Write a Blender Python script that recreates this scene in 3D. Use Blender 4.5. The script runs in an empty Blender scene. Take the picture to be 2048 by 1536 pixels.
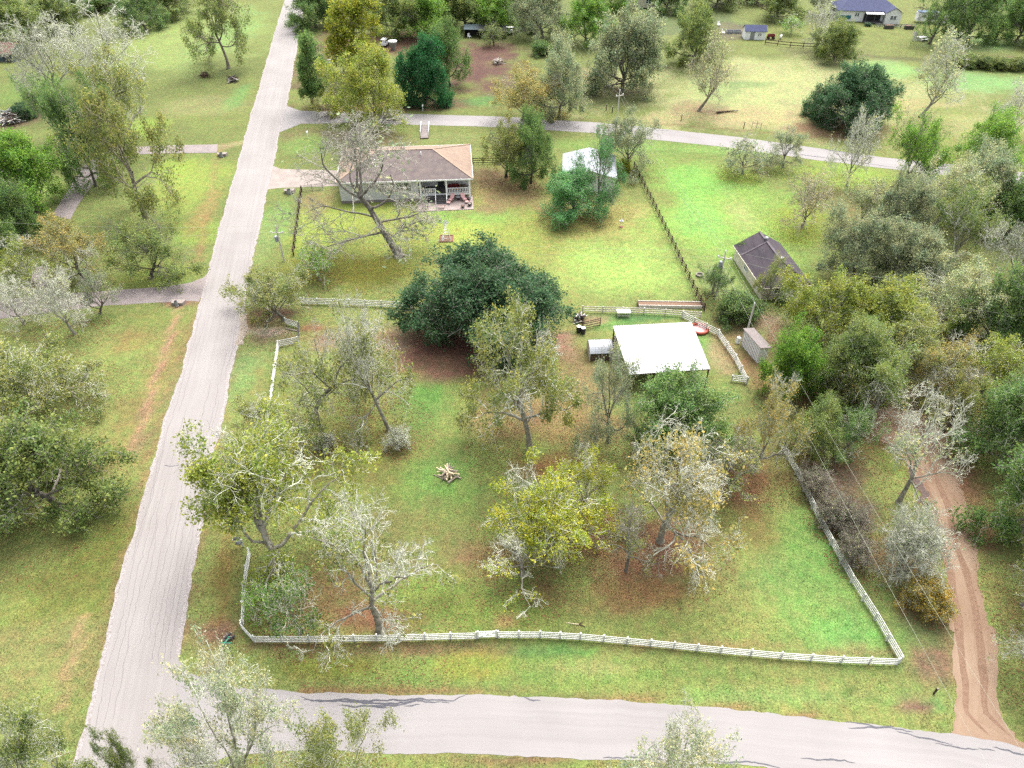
import bpy, bmesh, math, random
import numpy as np
from mathutils import Vector, Matrix

# ------------------------------------------------------------------ camera, sky, sun, exposure
SC = bpy.context.scene
COL = SC.collection
FPX, CAMH = 1440.0, 60.0                       # focal length in photo pixels, height of the drone (m)
PITCH = math.atan(1243.0 / FPX)
CP, SP = math.cos(PITCH), math.sin(PITCH)
cam_data = bpy.data.cameras.new("camera")
cam_data.sensor_width = 36.0
cam_data.lens = 36.0 * FPX / 2048.0
cam_data.clip_start = 1.0
cam_data.clip_end = 6000.0
cam = bpy.data.objects.new("camera", cam_data)
COL.objects.link(cam)
cam.location = (0, 0, CAMH)
cam.rotation_euler = (math.pi / 2 - PITCH, 0, 0)
SC.camera = cam

SUN_EL, SUN_AZ = math.radians(62), math.radians(28)      # azimuth clockwise from +Y
world = bpy.data.worlds.new("World")
SC.world = world
world.use_nodes = True
wn = world.node_tree.nodes
bg = wn["Background"]
sky = wn.new("ShaderNodeTexSky")
sky.sky_type = 'NISHITA'
sky.sun_disc = False
sky.sun_elevation = SUN_EL
sky.sun_rotation = SUN_AZ
sky.dust_density = 6.0
sky.ozone_density = 0.6
hs = wn.new("ShaderNodeHueSaturation")
hs.inputs["Saturation"].default_value = 0.30              # overcast: a whitish sky
world.node_tree.links.new(sky.outputs[0], hs.inputs["Color"])
world.node_tree.links.new(hs.outputs[0], bg.inputs["Color"])
bg.inputs["Strength"].default_value = 0.15
sl = bpy.data.lights.new("sun", 'SUN')
sl.energy = 0.6
sl.angle = math.radians(50)
sl.color = (1.0, 0.975, 0.94)
sun = bpy.data.objects.new("sun", sl)
COL.objects.link(sun)
sd = Vector((math.sin(SUN_AZ) * math.cos(SUN_EL), math.cos(SUN_AZ) * math.cos(SUN_EL), math.sin(SUN_EL)))
sun.rotation_euler = sd.to_track_quat('Z', 'Y').to_euler()
VS = SC.view_settings
VS.view_transform = 'Standard'
VS.look = 'None'
VS.exposure = 2.02
VS.gamma = 1.0
VS.use_curve_mapping = False
SC.cycles.use_denoising = False
SC.cycles.max_bounces = 6
SC.cycles.diffuse_bounces = 4
SC.cycles.transmission_bounces = 4

# ------------------------------------------------------------------ helpers
def G(px, py, z=0.0):
    """the point at height z that the photo shows at pixel px, py"""
    a = (px - 1024) / FPX; b = (py - 768) / FPX
    t = (z - CAMH) / (-SP - b * CP)
    return Vector((a * t, (CP - b * SP) * t, z))

def row_of(y, z):
    q = z - CAMH
    return 768 + FPX * (-y * SP - q * CP) / (y * CP - q * SP)

def mpp(y, z=0.0):
    return (y * CP - (z - CAMH) * SP) / FPX

def lin(v):
    v /= 255.0
    return v / 12.92 if v <= 0.04045 else ((v + 0.055) / 1.055) ** 2.4

def K(r, g, b, gain=3.1):
    return (min(lin(r) / gain, .86), min(lin(g) / gain, .86), min(lin(b) / gain, .86))

def new_obj(name, data, parent=None):
    o = bpy.data.objects.new(name, data)
    COL.objects.link(o)
    if parent is not None:
        o.parent = parent
    return o

def tag(o, label, cat, group=None):
    o["label"] = label; o["category"] = cat
    if group: o["group"] = group
    return o

def thing(name, label, cat, loc=(0, 0, 0), rot=0.0, group=None):
    o = new_obj(name, None)
    o.location = loc; o.rotation_euler = (0, 0, rot)
    return tag(o, label, cat, group)

def structure(o):
    o["kind"] = "structure"; return o

def fast_mesh(name, verts, faces):
    """verts (n,3), faces (m,k) arrays"""
    verts = np.asarray(verts, np.float32); faces = np.asarray(faces, np.int32)
    me = bpy.data.meshes.new(name)
    m, k = faces.shape
    me.vertices.add(len(verts)); me.vertices.foreach_set("co", verts.ravel())
    me.loops.add(m * k); me.loops.foreach_set("vertex_index", faces.ravel())
    me.polygons.add(m)
    me.polygons.foreach_set("loop_start", np.arange(0, m * k, k, dtype=np.int32))
    me.update(calc_edges=True)
    return me

class MB:
    def __init__(s): s.v = []; s.f = []
    def add(s, vs, fs):
        n = len(s.v); s.v += [tuple(v) for v in vs]; s.f += [tuple(i + n for i in f) for f in fs]; return s
    def box(s, c, size, rz=0.0):
        x, y, z = size[0] / 2, size[1] / 2, size[2] / 2
        ca, sa = math.cos(rz), math.sin(rz); vs = []
        for dz in (-z, z):
            for dx, dy in ((-x, -y), (x, -y), (x, y), (-x, y)):
                vs.append((c[0] + dx * ca - dy * sa, c[1] + dx * sa + dy * ca, c[2] + dz))
        return s.add(vs, [(3, 2, 1, 0), (4, 5, 6, 7), (0, 1, 5, 4), (1, 2, 6, 5), (2, 3, 7, 6), (3, 0, 4, 7)])
    def tube(s, p0, p1, r0, r1=None, n=8, caps=True):
        p0, p1 = Vector(p0), Vector(p1); r1 = r0 if r1 is None else r1
        d = (p1 - p0).normalized()
        u = d.cross(Vector((0, 0, 1)) if abs(d.z) < .9 else Vector((1, 0, 0))).normalized(); w = d.cross(u)
        vs = [p + (u * math.cos(2 * math.pi * i / n) + w * math.sin(2 * math.pi * i / n)) * r for p, r in ((p0, r0), (p1, r1)) for i in range(n)]
        fs = [(i, (i + 1) % n, n + (i + 1) % n, n + i) for i in range(n)]
        if caps: fs += [tuple(range(n - 1, -1, -1)), tuple(range(n, 2 * n))]
        return s.add(vs, fs)
    def beam(s, p0, p1, w, h):
        p0, p1 = Vector(p0), Vector(p1); d = (p1 - p0).normalized()
        u = d.cross(Vector((0, 0, 1)) if abs(d.z) < .95 else Vector((0, 1, 0))).normalized(); t = u.cross(d)
        vs = [p + u * a * w / 2 + t * b * h / 2 for p in (p0, p1) for a, b in ((-1, -1), (1, -1), (1, 1), (-1, 1))]
        return s.add(vs, [(3, 2, 1, 0), (4, 5, 6, 7), (0, 1, 5, 4), (1, 2, 6, 5), (2, 3, 7, 6), (3, 0, 4, 7)])
    def prism(s, prof, axis, a, b):
        """closed profile of 2-D points extruded along axis 'x' or 'y' from a to b"""
        n = len(prof)
        mk = (lambda p, t: (t, p[0], p[1])) if axis == 'x' else (lambda p, t: (p[0], t, p[1]))
        return s.add([mk(p, a) for p in prof] + [mk(p, b) for p in prof],
                     [tuple(range(n)), tuple(range(2 * n - 1, n - 1, -1))] + [(i, n + i, n + (i + 1) % n, (i + 1) % n) for i in range(n)])
    def slab(s, pts, t):
        """polygon of 3-D points given a thickness t downwards"""
        n = len(pts)
        return s.add([tuple(p) for p in pts] + [(p[0], p[1], p[2] - t) for p in pts],
                     [tuple(range(n)), tuple(range(2 * n - 1, n - 1, -1))] + [(i, n + i, n + (i + 1) % n, (i + 1) % n) for i in range(n)])
    def lathe(s, prof, c=(0, 0, 0), n=14):
        vs = [(c[0] + r * math.cos(2 * math.pi * i / n), c[1] + r * math.sin(2 * math.pi * i / n), c[2] + z) for r, z in prof for i in range(n)]
        m = len(prof)
        fs = [(j * n + i, j * n + (i + 1) % n, (j + 1) * n + (i + 1) % n, (j + 1) * n + i) for j in range(m - 1) for i in range(n)]
        fs += [tuple(range(n - 1, -1, -1)), tuple(range((m - 1) * n, m * n))]
        return s.add(vs, fs)
    def mesh(s, name, mat, smooth=False):
        me = bpy.data.meshes.new(name)
        me.from_pydata(s.v, [], s.f)
        bm = bmesh.new(); bm.from_mesh(me); bmesh.ops.recalc_face_normals(bm, faces=bm.faces); bm.to_mesh(me); bm.free()
        if mat is not None: me.materials.append(mat)
        if smooth:
            for p in me.polygons: p.use_smooth = True
        return me
    def build(s, name, mat, parent=None, smooth=False):
        return new_obj(name, s.mesh(name, mat, smooth), parent)

# ------------------------------------------------------------------ procedural materials
def nodes_of(m):
    m.use_nodes = True
    nt = m.node_tree
    return nt, nt.nodes["Principled BSDF"]

def pmat(name, c1, c2=None, scale=2.0, rough=.85, bump=.0, bscale=None, metal=0.0, stretch=(1, 1, 1), detail=6.0, lo=.35, hi=.65, spec=.3, local=False):
    """two tones mixed by noise, with optional relief"""
    m = bpy.data.materials.new(name)
    nt, b = nodes_of(m); N, L = nt.nodes, nt.links
    c2 = c2 or tuple(x * .75 for x in c1)
    if local:
        g = N.new("ShaderNodeTexCoord"); src = g.outputs["Object"]
    else:
        g = N.new("ShaderNodeNewGeometry"); src = g.outputs["Position"]
    mp = N.new("ShaderNodeMapping"); mp.inputs["Scale"].default_value = stretch
    L.new(src, mp.inputs["Vector"])
    nz = N.new("ShaderNodeTexNoise"); nz.inputs["Scale"].default_value = scale; nz.inputs["Detail"].default_value = detail; nz.inputs["Roughness"].default_value = .65
    L.new(mp.outputs[0], nz.inputs["Vector"])
    cr = N.new("ShaderNodeValToRGB")
    cr.color_ramp.elements[0].position = lo; cr.color_ramp.elements[1].position = hi
    cr.color_ramp.elements[0].color = (*c1, 1); cr.color_ramp.elements[1].color = (*c2, 1)
    L.new(nz.outputs["Fac"], cr.inputs["Fac"]); L.new(cr.outputs["Color"], b.inputs["Base Color"])
    b.inputs["Roughness"].default_value = rough; b.inputs["Metallic"].default_value = metal
    b.inputs["Specular IOR Level"].default_value = spec
    if bump:
        n2 = N.new("ShaderNodeTexNoise"); n2.inputs["Scale"].default_value = bscale or scale * 6; n2.inputs["Detail"].default_value = 5
        L.new(mp.outputs[0], n2.inputs["Vector"])
        bp = N.new("ShaderNodeBump"); bp.inputs["Strength"].default_value = bump; bp.inputs["Distance"].default_value = .05
        L.new(n2.outputs["Fac"], bp.inputs["Height"]); L.new(bp.outputs[0], b.inputs["Normal"])
    return m

M = {}
M['white'] = pmat("white_paint", (.70, .71, .70), (.58, .58, .56), 3, .6)
M['vinyl'] = pmat("weathered_white_fence", (.52, .52, .49), (.33, .335, .30), 1.6, .7)
M['grey_siding'] = pmat("grey_siding", (.46, .46, .45), (.38, .38, .375), 4, .8, stretch=(1, 1, 6))
M['cream'] = pmat("cream_wall", (.60, .56, .45), (.46, .42, .32), 1.5, .85)
M['wood'] = pmat("weathered_wood", K(168, 140, 118), K(112, 88, 74), 3, .9, .4)
M['dark_wood'] = pmat("dark_stained_wood", K(120, 92, 78), K(78, 58, 52), 3, .9, .4)
M['grey_wood'] = pmat("grey_wood", (.50, .465, .42), (.36, .33, .29), 3, .9, .4)
M['deck'] = pmat("deck_boards", K(140, 136, 138), K(112, 108, 110), 5, .8)
M['shingle'] = pmat("brown_shingles", K(162, 146, 138), K(134, 120, 120), 1.1, .9, .35, 14, detail=9)  # front slope facing away from the sun, its shade put into the colour
M['shingle_tan'] = pmat("tan_shingles", K(204, 178, 154), K(182, 154, 136), 1.1, .9, .35, 14, detail=9)  # sunlit tone put into the house's other slopes; plain tan on the far house
M['shingle_dark'] = pmat("dark_shingles", K(104, 92, 100), K(74, 64, 76), .9, .85, .35, 12, stretch=(1, .25, 1), detail=9)
M['shingle_blue'] = pmat("slate_shingles", K(92, 102, 148), K(74, 82, 122), 1.2, .85, .3, 12)
M['roof_white'] = pmat("white_metal_roof", (.29, .29, .29), (.23, .23, .24), .6, .42, metal=0.0, spec=.5)
M['roof_pale'] = pmat("pale_metal_roof", K(232, 236, 242), K(196, 204, 214), .9, .4, spec=.5)
M['rust'] = pmat("rusty_metal", K(176, 120, 112), K(136, 92, 86), 1.6, .8, .2)
M['blue_grey'] = pmat("blue_grey_boards", K(112, 132, 136), K(92, 110, 116), 2, .85, .2)
M['red'] = pmat("red_paint", K(176, 60, 62), K(140, 44, 50), 3, .6)
M['orange'] = pmat("orange_plastic", K(236, 120, 92), K(214, 92, 70), 2, .5)
M['pink'] = pmat("pink_cushion", (.60, .36, .34), (.48, .28, .27), 6, .9)
M['black'] = pmat("black_plastic", (.018, .018, .022), (.03, .03, .034), 4, .55)
M['dark_metal'] = pmat("dark_metal", (.06, .06, .065), (.09, .085, .08), 5, .5, metal=.4)
M['galv'] = pmat("galvanised_metal", (.24, .25, .26), (.19, .195, .20), 4, .5, metal=.35)
M['concrete'] = pmat("concrete", K(214, 200, 190), K(188, 174, 164), .5, .9, .25, 9, detail=9)
M['concrete_grey'] = pmat("grey_concrete", K(198, 184, 180), K(172, 160, 158), .45, .9, .25, 9, detail=9)
M['pavers'] = pmat("patio_concrete", K(236, 216, 208), K(214, 192, 184), .9, .9, .2, 9, detail=9)
M['green_sign'] = pmat("green_sign", (.0, .22, .12), (.0, .19, .10), 3, .4)
M['brick'] = pmat("red_brick", K(190, 128, 104), K(160, 100, 84), 7, .9, .3)
M['soil'] = pmat("garden_soil", K(184, 150, 124), K(164, 128, 104), 3, .95, .6)
M['log'] = pmat("peeled_log", (.62, .53, .38), (.46, .36, .22), 4, .85, .3)
M['blue'] = pmat("blue_tarp", K(60, 130, 190), K(46, 104, 160), 2, .5)
M['teal'] = pmat("teal_cloth", K(70, 170, 180), K(60, 150, 160), 2, .7)
M['tar'] = pmat("crack_seal", K(104, 104, 116), K(84, 84, 94), 3, .6)
M['crack'] = pmat("road_crack", K(168, 158, 158), K(150, 140, 142), 2, .9)
M['gravel'] = pmat("edge_gravel", K(232, 222, 220), K(176, 166, 160), 5, .95, .6, 16)
M['ridge'] = pmat("pale_ridge_cap", K(226, 198, 172), K(204, 176, 154), 1.5, .9)
M['ridge_grey'] = pmat("grey_ridge_cap", K(146, 134, 140), K(120, 110, 118), 1.5, .9)
M['stone'] = pmat("pale_stones", K(222, 208, 190), K(180, 162, 146), 3, .95, .5)
M['wire'] = pmat("wire", (.30, .31, .24), (.24, .25, .2), 1, .5)
gm = bpy.data.materials.new("window_glass"); nt, b = nodes_of(gm)
b.inputs["Base Color"].default_value = (.03, .045, .05, 1); b.inputs["Roughness"].default_value = .08; b.inputs["Specular IOR Level"].default_value = .8
M['glass'] = gm

def road_material(name, c1, c2, streak):
    """asphalt: wheel streaks along v, blotches, speckle"""
    m = bpy.data.materials.new(name); nt, b = nodes_of(m); N, L = nt.nodes, nt.links
    uv = N.new("ShaderNodeUVMap")
    def noise(sc, scale, det=5):
        mp = N.new("ShaderNodeMapping"); mp.inputs["Scale"].default_value = sc
        L.new(uv.outputs[0], mp.inputs["Vector"])
        nz = N.new("ShaderNodeTexNoise"); nz.inputs["Scale"].default_value = scale; nz.inputs["Detail"].default_value = det
        L.new(mp.outputs[0], nz.inputs["Vector"]); return nz.outputs["Fac"]
    a = noise((1, .018, 1), 2.2, 4); c = noise((1, 1, 1), .13, 6); d = noise((1, 1, 1), 9, 3)
    mx = N.new("ShaderNodeMix"); mx.data_type = 'FLOAT'; mx.inputs[0].default_value = streak
    L.new(c, mx.inputs[2]); L.new(a, mx.inputs[3])
    mx2 = N.new("ShaderNodeMix"); mx2.data_type = 'FLOAT'; mx2.inputs[0].default_value = .22
    L.new(mx.outputs[0], mx2.inputs[2]); L.new(d, mx2.inputs[3])
    cr = N.new("ShaderNodeValToRGB"); cr.color_ramp.elements[0].position = .36; cr.color_ramp.elements[1].position = .64
    cr.color_ramp.elements[0].color = (*c2, 1); cr.color_ramp.elements[1].color = (*c1, 1)
    L.new(mx2.outputs[0], cr.inputs["Fac"]); L.new(cr.outputs["Color"], b.inputs["Base Color"])
    b.inputs["Roughness"].default_value = .9; b.inputs["Specular IOR Level"].default_value = .25
    bp = N.new("ShaderNodeBump"); bp.inputs["Strength"].default_value = .25; bp.inputs["Distance"].default_value = .02
    L.new(d, bp.inputs["Height"]); L.new(bp.outputs[0], b.inputs["Normal"])
    return m
M['road'] = road_material("chip_seal_road", K(208, 201, 197), K(186, 178, 174), .42)
M['lane'] = road_material("grey_lane", K(208, 202, 200), K(186, 180, 178), .40)
M['dirt'] = road_material("dirt_track", K(212, 184, 156), K(168, 132, 106), .22)

# ------------------------------------------------------------------ ground
rngG = np.random.default_rng(5)
_lat = rngG.random((256, 256))
def vnoise(x, y):
    xi = np.floor(x).astype(int); yi = np.floor(y).astype(int); fx = x - xi; fy = y - yi
    fx = fx * fx * (3 - 2 * fx); fy = fy * fy * (3 - 2 * fy)
    g = lambda i, j: _lat[(xi + i) & 255, (yi + j) & 255]
    return (g(0, 0) * (1 - fx) + g(1, 0) * fx) * (1 - fy) + (g(0, 1) * (1 - fx) + g(1, 1) * fx) * fy
def fbm(x, y, o=4):
    s = 0; a = .5
    for k in range(o):
        s = s + a * vnoise(x * 2 ** k + 17 * k, y * 2 ** k + 31 * k); a *= .5
    return s / (1 - .5 ** o)
# grass and litter of different colours, with shade put into one green: centre and half-sizes as seen in the photo, photo colour, strength
PATCH = [
 # far top
 (400, 70, 190, 75, (176, 196, 106), .9), (470, 60, 60, 60, (160, 196, 106), .8), (250, 260, 90, 30, (172, 200, 70), .9), (60, 180, 90, 40, (140, 172, 76), .8), (60, 215, 60, 12, (186, 206, 76), .8),
 (400, 210, 110, 25, (176, 176, 110), .8), (480, 190, 22, 30, (140, 186, 96), .8),
 (640, 110, 45, 60, (146, 112, 96), .9), (760, 85, 130, 28, (164, 116, 102), .9), (700, 215, 130, 14, (150, 112, 92), .9), (625, 120, 20, 30, (158, 176, 106), .6), (950, 130, 110, 62, (142, 104, 94), 1.0), (900, 210, 120, 16, (148, 118, 96), .8),
 (965, 205, 50, 14, (126, 176, 92), .9), (1250, 175, 110, 26, (120, 84, 78), .9), (1160, 160, 45, 30, (190, 160, 120), .8),
 (1400, 45, 140, 30, (126, 146, 100), .7), (1560, 190, 420, 85, (206, 208, 138), 1.0), (1500, 235, 240, 26, (214, 196, 138), .85), (1400, 215, 60, 14, (186, 156, 120), .8), (1430, 180, 60, 30, (176, 200, 120), .7), (1500, 170, 70, 10, (156, 190, 112), .7),
 (1960, 160, 130, 26, (158, 212, 124), .8), (1780, 140, 80, 18, (166, 216, 120), .8), (1800, 210, 150, 16, (210, 196, 130), .7), (1680, 262, 110, 20, (168, 126, 96), .8), (1900, 250, 160, 40, (200, 200, 124), .7),
 (1940, 85, 120, 22, (150, 176, 106), .7), (1950, 118, 90, 12, (150, 130, 100), .7), (1640, 100, 110, 9, (150, 150, 96), .6), (1450, 60, 60, 20, (148, 130, 112), .7), (1980, 85, 40, 12, (150, 200, 110), .6),
 # lane verges and house yard
 (700, 275, 160, 16, (150, 130, 96), .8), (620, 290, 60, 20, (156, 190, 90), .8), (900, 275, 110, 14, (160, 170, 96), .8), (1250, 290, 200, 14, (150, 186, 86), .7),
 (900, 460, 340, 110, (170, 182, 76), .95), (660, 440, 90, 60, (174, 192, 70), .8), (960, 430, 110, 22, (150, 196, 84), .8), (930, 470, 60, 30, (190, 206, 80), .7), (1200, 440, 170, 60, (186, 178, 96), .9), (1020, 390, 110, 45, (178, 150, 104), .85), (980, 350, 60, 25, (150, 112, 92), .7),
 (1250, 530, 170, 70, (176, 206, 96), .9), (730, 540, 150, 40, (150, 146, 36), .85), (640, 400, 50, 30, (168, 150, 100), .8), (545, 450, 40, 60, (140, 180, 90), .8), (1290, 430, 40, 30, (196, 176, 110), .7),
 # field between fence and cottage
 (1450, 420, 190, 150, (160, 200, 84), .95), (1400, 370, 90, 45, (142, 206, 84), .8), (1400, 430, 60, 50, (148, 208, 96), .7), (1600, 450, 90, 50, (166, 186, 40), .85), (1480, 350, 60, 20, (166, 190, 50), .8), (1480, 420, 50, 50, (190, 190, 120), .6), (1660, 350, 150, 30, (166, 196, 70), .8), (1450, 300, 200, 14, (150, 190, 90), .8), (1430, 560, 60, 60, (156, 170, 100), .7), (1500, 640, 70, 30, (182, 150, 128), .8),
 # left lawns
 (360, 370, 110, 80, (172, 190, 78), .9), (330, 340, 60, 30, (176, 206, 60), .7), (390, 470, 60, 30, (160, 186, 70), .7), (410, 420, 25, 50, (180, 150, 90), .6), (320, 540, 110, 40, (150, 166, 60), .8), (60, 390, 80, 40, (160, 190, 80), .8), (20, 240, 60, 20, (160, 130, 110), .8),
 (340, 760, 130, 170, (164, 150, 86), .9), (300, 640, 90, 25, (140, 146, 74), .8), (350, 780, 50, 110, (148, 158, 92), .7), (250, 690, 80, 40, (172, 146, 84), .7), (150, 1180, 170, 130, (132, 136, 60), .9), (230, 1080, 80, 90, (118, 124, 46), .8), (90, 1300, 140, 90, (158, 156, 90), .9), (150, 1440, 120, 60, (150, 156, 84), .8), (360, 605, 30, 12, (160, 116, 100), .9),
 # right verge of the main road
 (510, 500, 40, 80, (152, 170, 96), .7), (520, 700, 60, 60, (156, 172, 96), .8), (530, 640, 70, 30, (166, 140, 104), .9), (470, 760, 40, 60, (146, 178, 100), .7), (440, 1010, 40, 60, (150, 140, 66), .8), (450, 1150, 45, 60, (150, 140, 66), .9), (430, 1265, 70, 50, (158, 116, 98), .95), (470, 1220, 40, 30, (128, 130, 66), .6), (430, 1330, 50, 30, (170, 140, 110), .7),
 # front lot
 (1000, 1000, 480, 330, (138, 152, 76), .9), (700, 900, 160, 120, (150, 146, 72), .7), (860, 800, 90, 70, (118, 160, 76), .8), (860, 790, 60, 40, (108, 160, 66), .6), (880, 960, 90, 60, (126, 168, 76), .8), (830, 1080, 110, 80, (150, 150, 84), .7), (640, 760, 90, 40, (146, 156, 70), .7), (1000, 820, 100, 70, (176, 150, 100), .8), (1130, 850, 120, 60, (172, 140, 92), .8), (1150, 760, 90, 60, (172, 140, 100), .7),
 (760, 680, 270, 32, (176, 140, 118), .9), (540, 662, 70, 11, (214, 190, 166), .9), (760, 690, 150, 12, (200, 170, 146), .7), (880, 730, 110, 50, (162, 118, 100), .95), (1110, 690, 40, 30, (186, 140, 120), .9), (620, 655, 40, 14, (170, 112, 92), .8), (556, 628, 45, 16, (112, 80, 72), .95), (900, 690, 90, 20, (140, 96, 84), .8),
 (1290, 1130, 170, 80, (152, 110, 86), .95), (1180, 1060, 90, 70, (148, 106, 82), .9), (1340, 1080, 110, 60, (152, 112, 84), .85), (1480, 960, 150, 60, (150, 108, 76), .95), (1130, 930, 120, 40, (160, 112, 70), .8), (1290, 1190, 190, 50, (166, 122, 82), .8), (960, 1130, 60, 40, (172, 140, 96), .7), (1520, 1060, 90, 50, (150, 132, 72), .7),
 (620, 1180, 120, 80, (150, 116, 80), .8), (740, 1240, 110, 40, (160, 110, 84), .9), (540, 1190, 50, 60, (112, 160, 62), .8), (870, 1190, 120, 50, (142, 160, 70), .8), (1000, 1230, 160, 40, (140, 156, 66), .7), (1010, 1240, 30, 14, (180, 146, 96), .7), (1640, 1200, 160, 130, (138, 178, 86), .85), (1620, 1080, 80, 80, (132, 180, 80), .7), (1700, 1270, 80, 40, (132, 196, 90), .7), (1450, 1220, 130, 60, (156, 162, 86), .8), (1300, 1250, 200, 25, (150, 160, 80), .7),
 (1280, 635, 120, 10, (92, 150, 84), .8), (1240, 650, 60, 14, (110, 166, 80), .7), (1195, 640, 35, 10, (182, 156, 116), .8), (1400, 690, 30, 40, (120, 176, 84), .8), (1440, 710, 40, 40, (196, 170, 130), .8), (1460, 690, 40, 60, (166, 140, 92), .6),  # first patch: grass behind the barn, its shade put into the green
 # front verge
 (1000, 1345, 520, 40, (142, 166, 78), .9), (640, 1335, 190, 34, (156, 160, 60), .9), (850, 1300, 360, 9, (138, 112, 82), .75), (1130, 1300, 110, 10, (92, 164, 72), .7), (1200, 1335, 90, 20, (176, 172, 106), .7), (1640, 1345, 260, 6, (124, 136, 66), .6), (1560, 1395, 260, 20, (146, 176, 94), .7), (930, 1330, 80, 30, (176, 176, 60), .6), (1690, 1382, 14, 9, (100, 130, 60), .8), (1740, 1392, 14, 9, (110, 136, 64), .7), (1830, 1415, 40, 16, (160, 118, 104), .9), (1700, 1300, 110, 9, (186, 140, 104), .6), (1400, 1290, 200, 7, (176, 140, 96), .6), (1300, 1530, 700, 16, (150, 160, 80), .9), (1000, 1516, 500, 5, (160, 116, 92), .8), (1880, 1410, 20, 14, (120, 180, 90), .7),
 # strip between side fence and dirt track
 (1640, 930, 110, 80, (132, 112, 82), .9), (1700, 1000, 70, 110, (124, 104, 88), .9), (1790, 900, 50, 60, (134, 146, 62), .8), (1800, 1110, 90, 80, (146, 124, 86), .9), (1850, 1250, 55, 90, (146, 128, 86), .9), (1830, 1270, 50, 40, (110, 150, 80), .5), (1870, 1330, 40, 40, (160, 126, 100), .8), (1900, 950, 60, 120, (166, 116, 92), .9), (1800, 830, 140, 70, (138, 92, 76), .95), (1950, 1050, 60, 70, (140, 100, 78), .9), (2030, 1400, 50, 120, (130, 140, 70), .8), (2010, 1200, 50, 100, (138, 132, 72), .8), (1700, 780, 100, 40, (104, 78, 64), .9), (1520, 740, 40, 50, (172, 136, 92), .8), (1560, 680, 40, 30, (170, 130, 112), .8),
 (1900, 600, 260, 170, (118, 124, 70), .8), (1950, 700, 120, 60, (112, 92, 66), .8), (1830, 430, 160, 50, (150, 150, 90), .7), (1700, 420, 50, 50, (160, 140, 100), .5),
]
# worn lines: photo polyline, half-width (m), colour, strength
TRAILS = [
 ([(356, 615), (340, 680), (310, 760), (285, 850), (265, 900)], .55, (196, 150, 120), .9),
 ([(165, 1230), (150, 1300), (130, 1370), (118, 1410)], .45, (200, 160, 120), .8),
 ([(440, 290), (430, 330), (420, 400), (400, 440)], .6, (184, 160, 100), .6), ([(435, 295), (470, 288), (488, 284)], 1.2, (196, 176, 130), .8),
 ([(415, 430), (405, 470), (398, 520)], .8, (176, 130, 90), .5),
 ([(1150, 600), (1120, 540), (1090, 480)], .8, (186, 176, 96), .3),
 ([(1265, 300), (1400, 308), (1560, 325), (1700, 345)], .5, (120, 150, 70), .5), ([(1240, 306), (1400, 316), (1500, 325)], .4, (126, 150, 70), .4),
 ([(1150, 238), (1345, 250), (1500, 262), (1620, 275)], .6, (150, 128, 84), .6), ([(1640, 108), (1730, 112), (1840, 120), (2040, 132)], 1.6, (120, 118, 80), .7),
 ([(500, 1290), (700, 1296), (950, 1290)], .5, (140, 108, 84), .7), ([(465, 1020), (455, 1100), (448, 1180), (440, 1240)], .7, (164, 130, 70), .6), ([(520, 740), (500, 850)], .6, (160, 150, 80), .5),
 ([(1600, 900), (1650, 1000), (1710, 1130), (1790, 1310)], .7, (110, 96, 66), .6),
 ([(400, 615), (330, 800), (285, 980), (235, 1160), (180, 1380)], .4, (170, 120, 96), .45), ([(470, 690), (445, 830), (418, 990), (380, 1180), (362, 1300)], .4, (170, 126, 100), .45),
 ([(600, 1382), (950, 1384), (1300, 1400), (1640, 1433)], .25, (170, 116, 90), .6), ([(540, 280), (520, 420), (500, 560)], .4, (176, 150, 120), .4),
]
xs = np.concatenate([[-3000, -1500, -800, -450, -300, -230], np.arange(-190, 190.1, .9), [230, 300, 450, 800, 1500, 3000]])
ys = np.concatenate([[-600, -200, -60, -10, 6], np.arange(14, 120, .7), np.arange(120, 290, 1.1), [300, 330, 380, 450, 600, 1000, 2000, 4000]])
GX, GY = np.meshgrid(xs, ys)
nA = fbm(GX * .09, GY * .09); nB = fbm(GX * .35 + 50, GY * .35); nC = fbm(GX * .022 + 9, GY * .022 + 4)
def K3(c): return np.array(K(*c, 2.86))
col = np.empty(GX.shape + (3,)); col[:] = K3((150, 160, 84))
col += (nC - .5)[..., None] * np.array([.06, .05, .01])
for cx, cy, rx, ry, c, st in PATCH:
    p = G(cx, cy); RX = rx * mpp(p.y); RY = abs(G(cx, cy - ry).y - G(cx, cy + ry).y) / 2
    r = np.sqrt(((GX - p.x) / RX) ** 2 + ((GY - p.y) / RY) ** 2) + (nA - .5) * 1.1 + (nB - .5) * .8
    w = np.clip((1.15 - r) / .75, 0, 1); w = w * w * (3 - 2 * w) * st
    col = col * (1 - w[..., None]) + K3(c) * w[..., None]
for poly, hw, c, st in TRAILS:
    q = [G(*p) for p in poly]; dmin = np.full(GX.shape, 1e9)
    for a, b_ in zip(q, q[1:]):
        dx, dy = b_.x - a.x, b_.y - a.y
        t = np.clip(((GX - a.x) * dx + (GY - a.y) * dy) / (dx * dx + dy * dy), 0, 1)
        dmin = np.minimum(dmin, np.hypot(GX - a.x - t * dx, GY - a.y - t * dy))
    w = np.clip(1.5 - dmin / hw * (.6 + nB), 0, 1) * st * np.clip(.35 + 1.3 * nA, 0, 1)
    col = col * (1 - w[..., None]) + K3(c) * w[..., None]
jit = (nB - .5)[..., None] * np.array([.07, .10, .03]) + (fbm(GX * .9 + GY * .5, GY * .8 - GX * .4) - .5)[..., None] * np.array([.04, .045, .015])
col = np.clip(col * (1 + jit * 4.0), .004, .8)
col = col * .86 + (col @ np.array([.3, .6, .1]))[..., None] * .14
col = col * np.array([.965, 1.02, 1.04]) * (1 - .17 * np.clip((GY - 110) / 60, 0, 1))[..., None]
ny, nx = GX.shape
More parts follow.
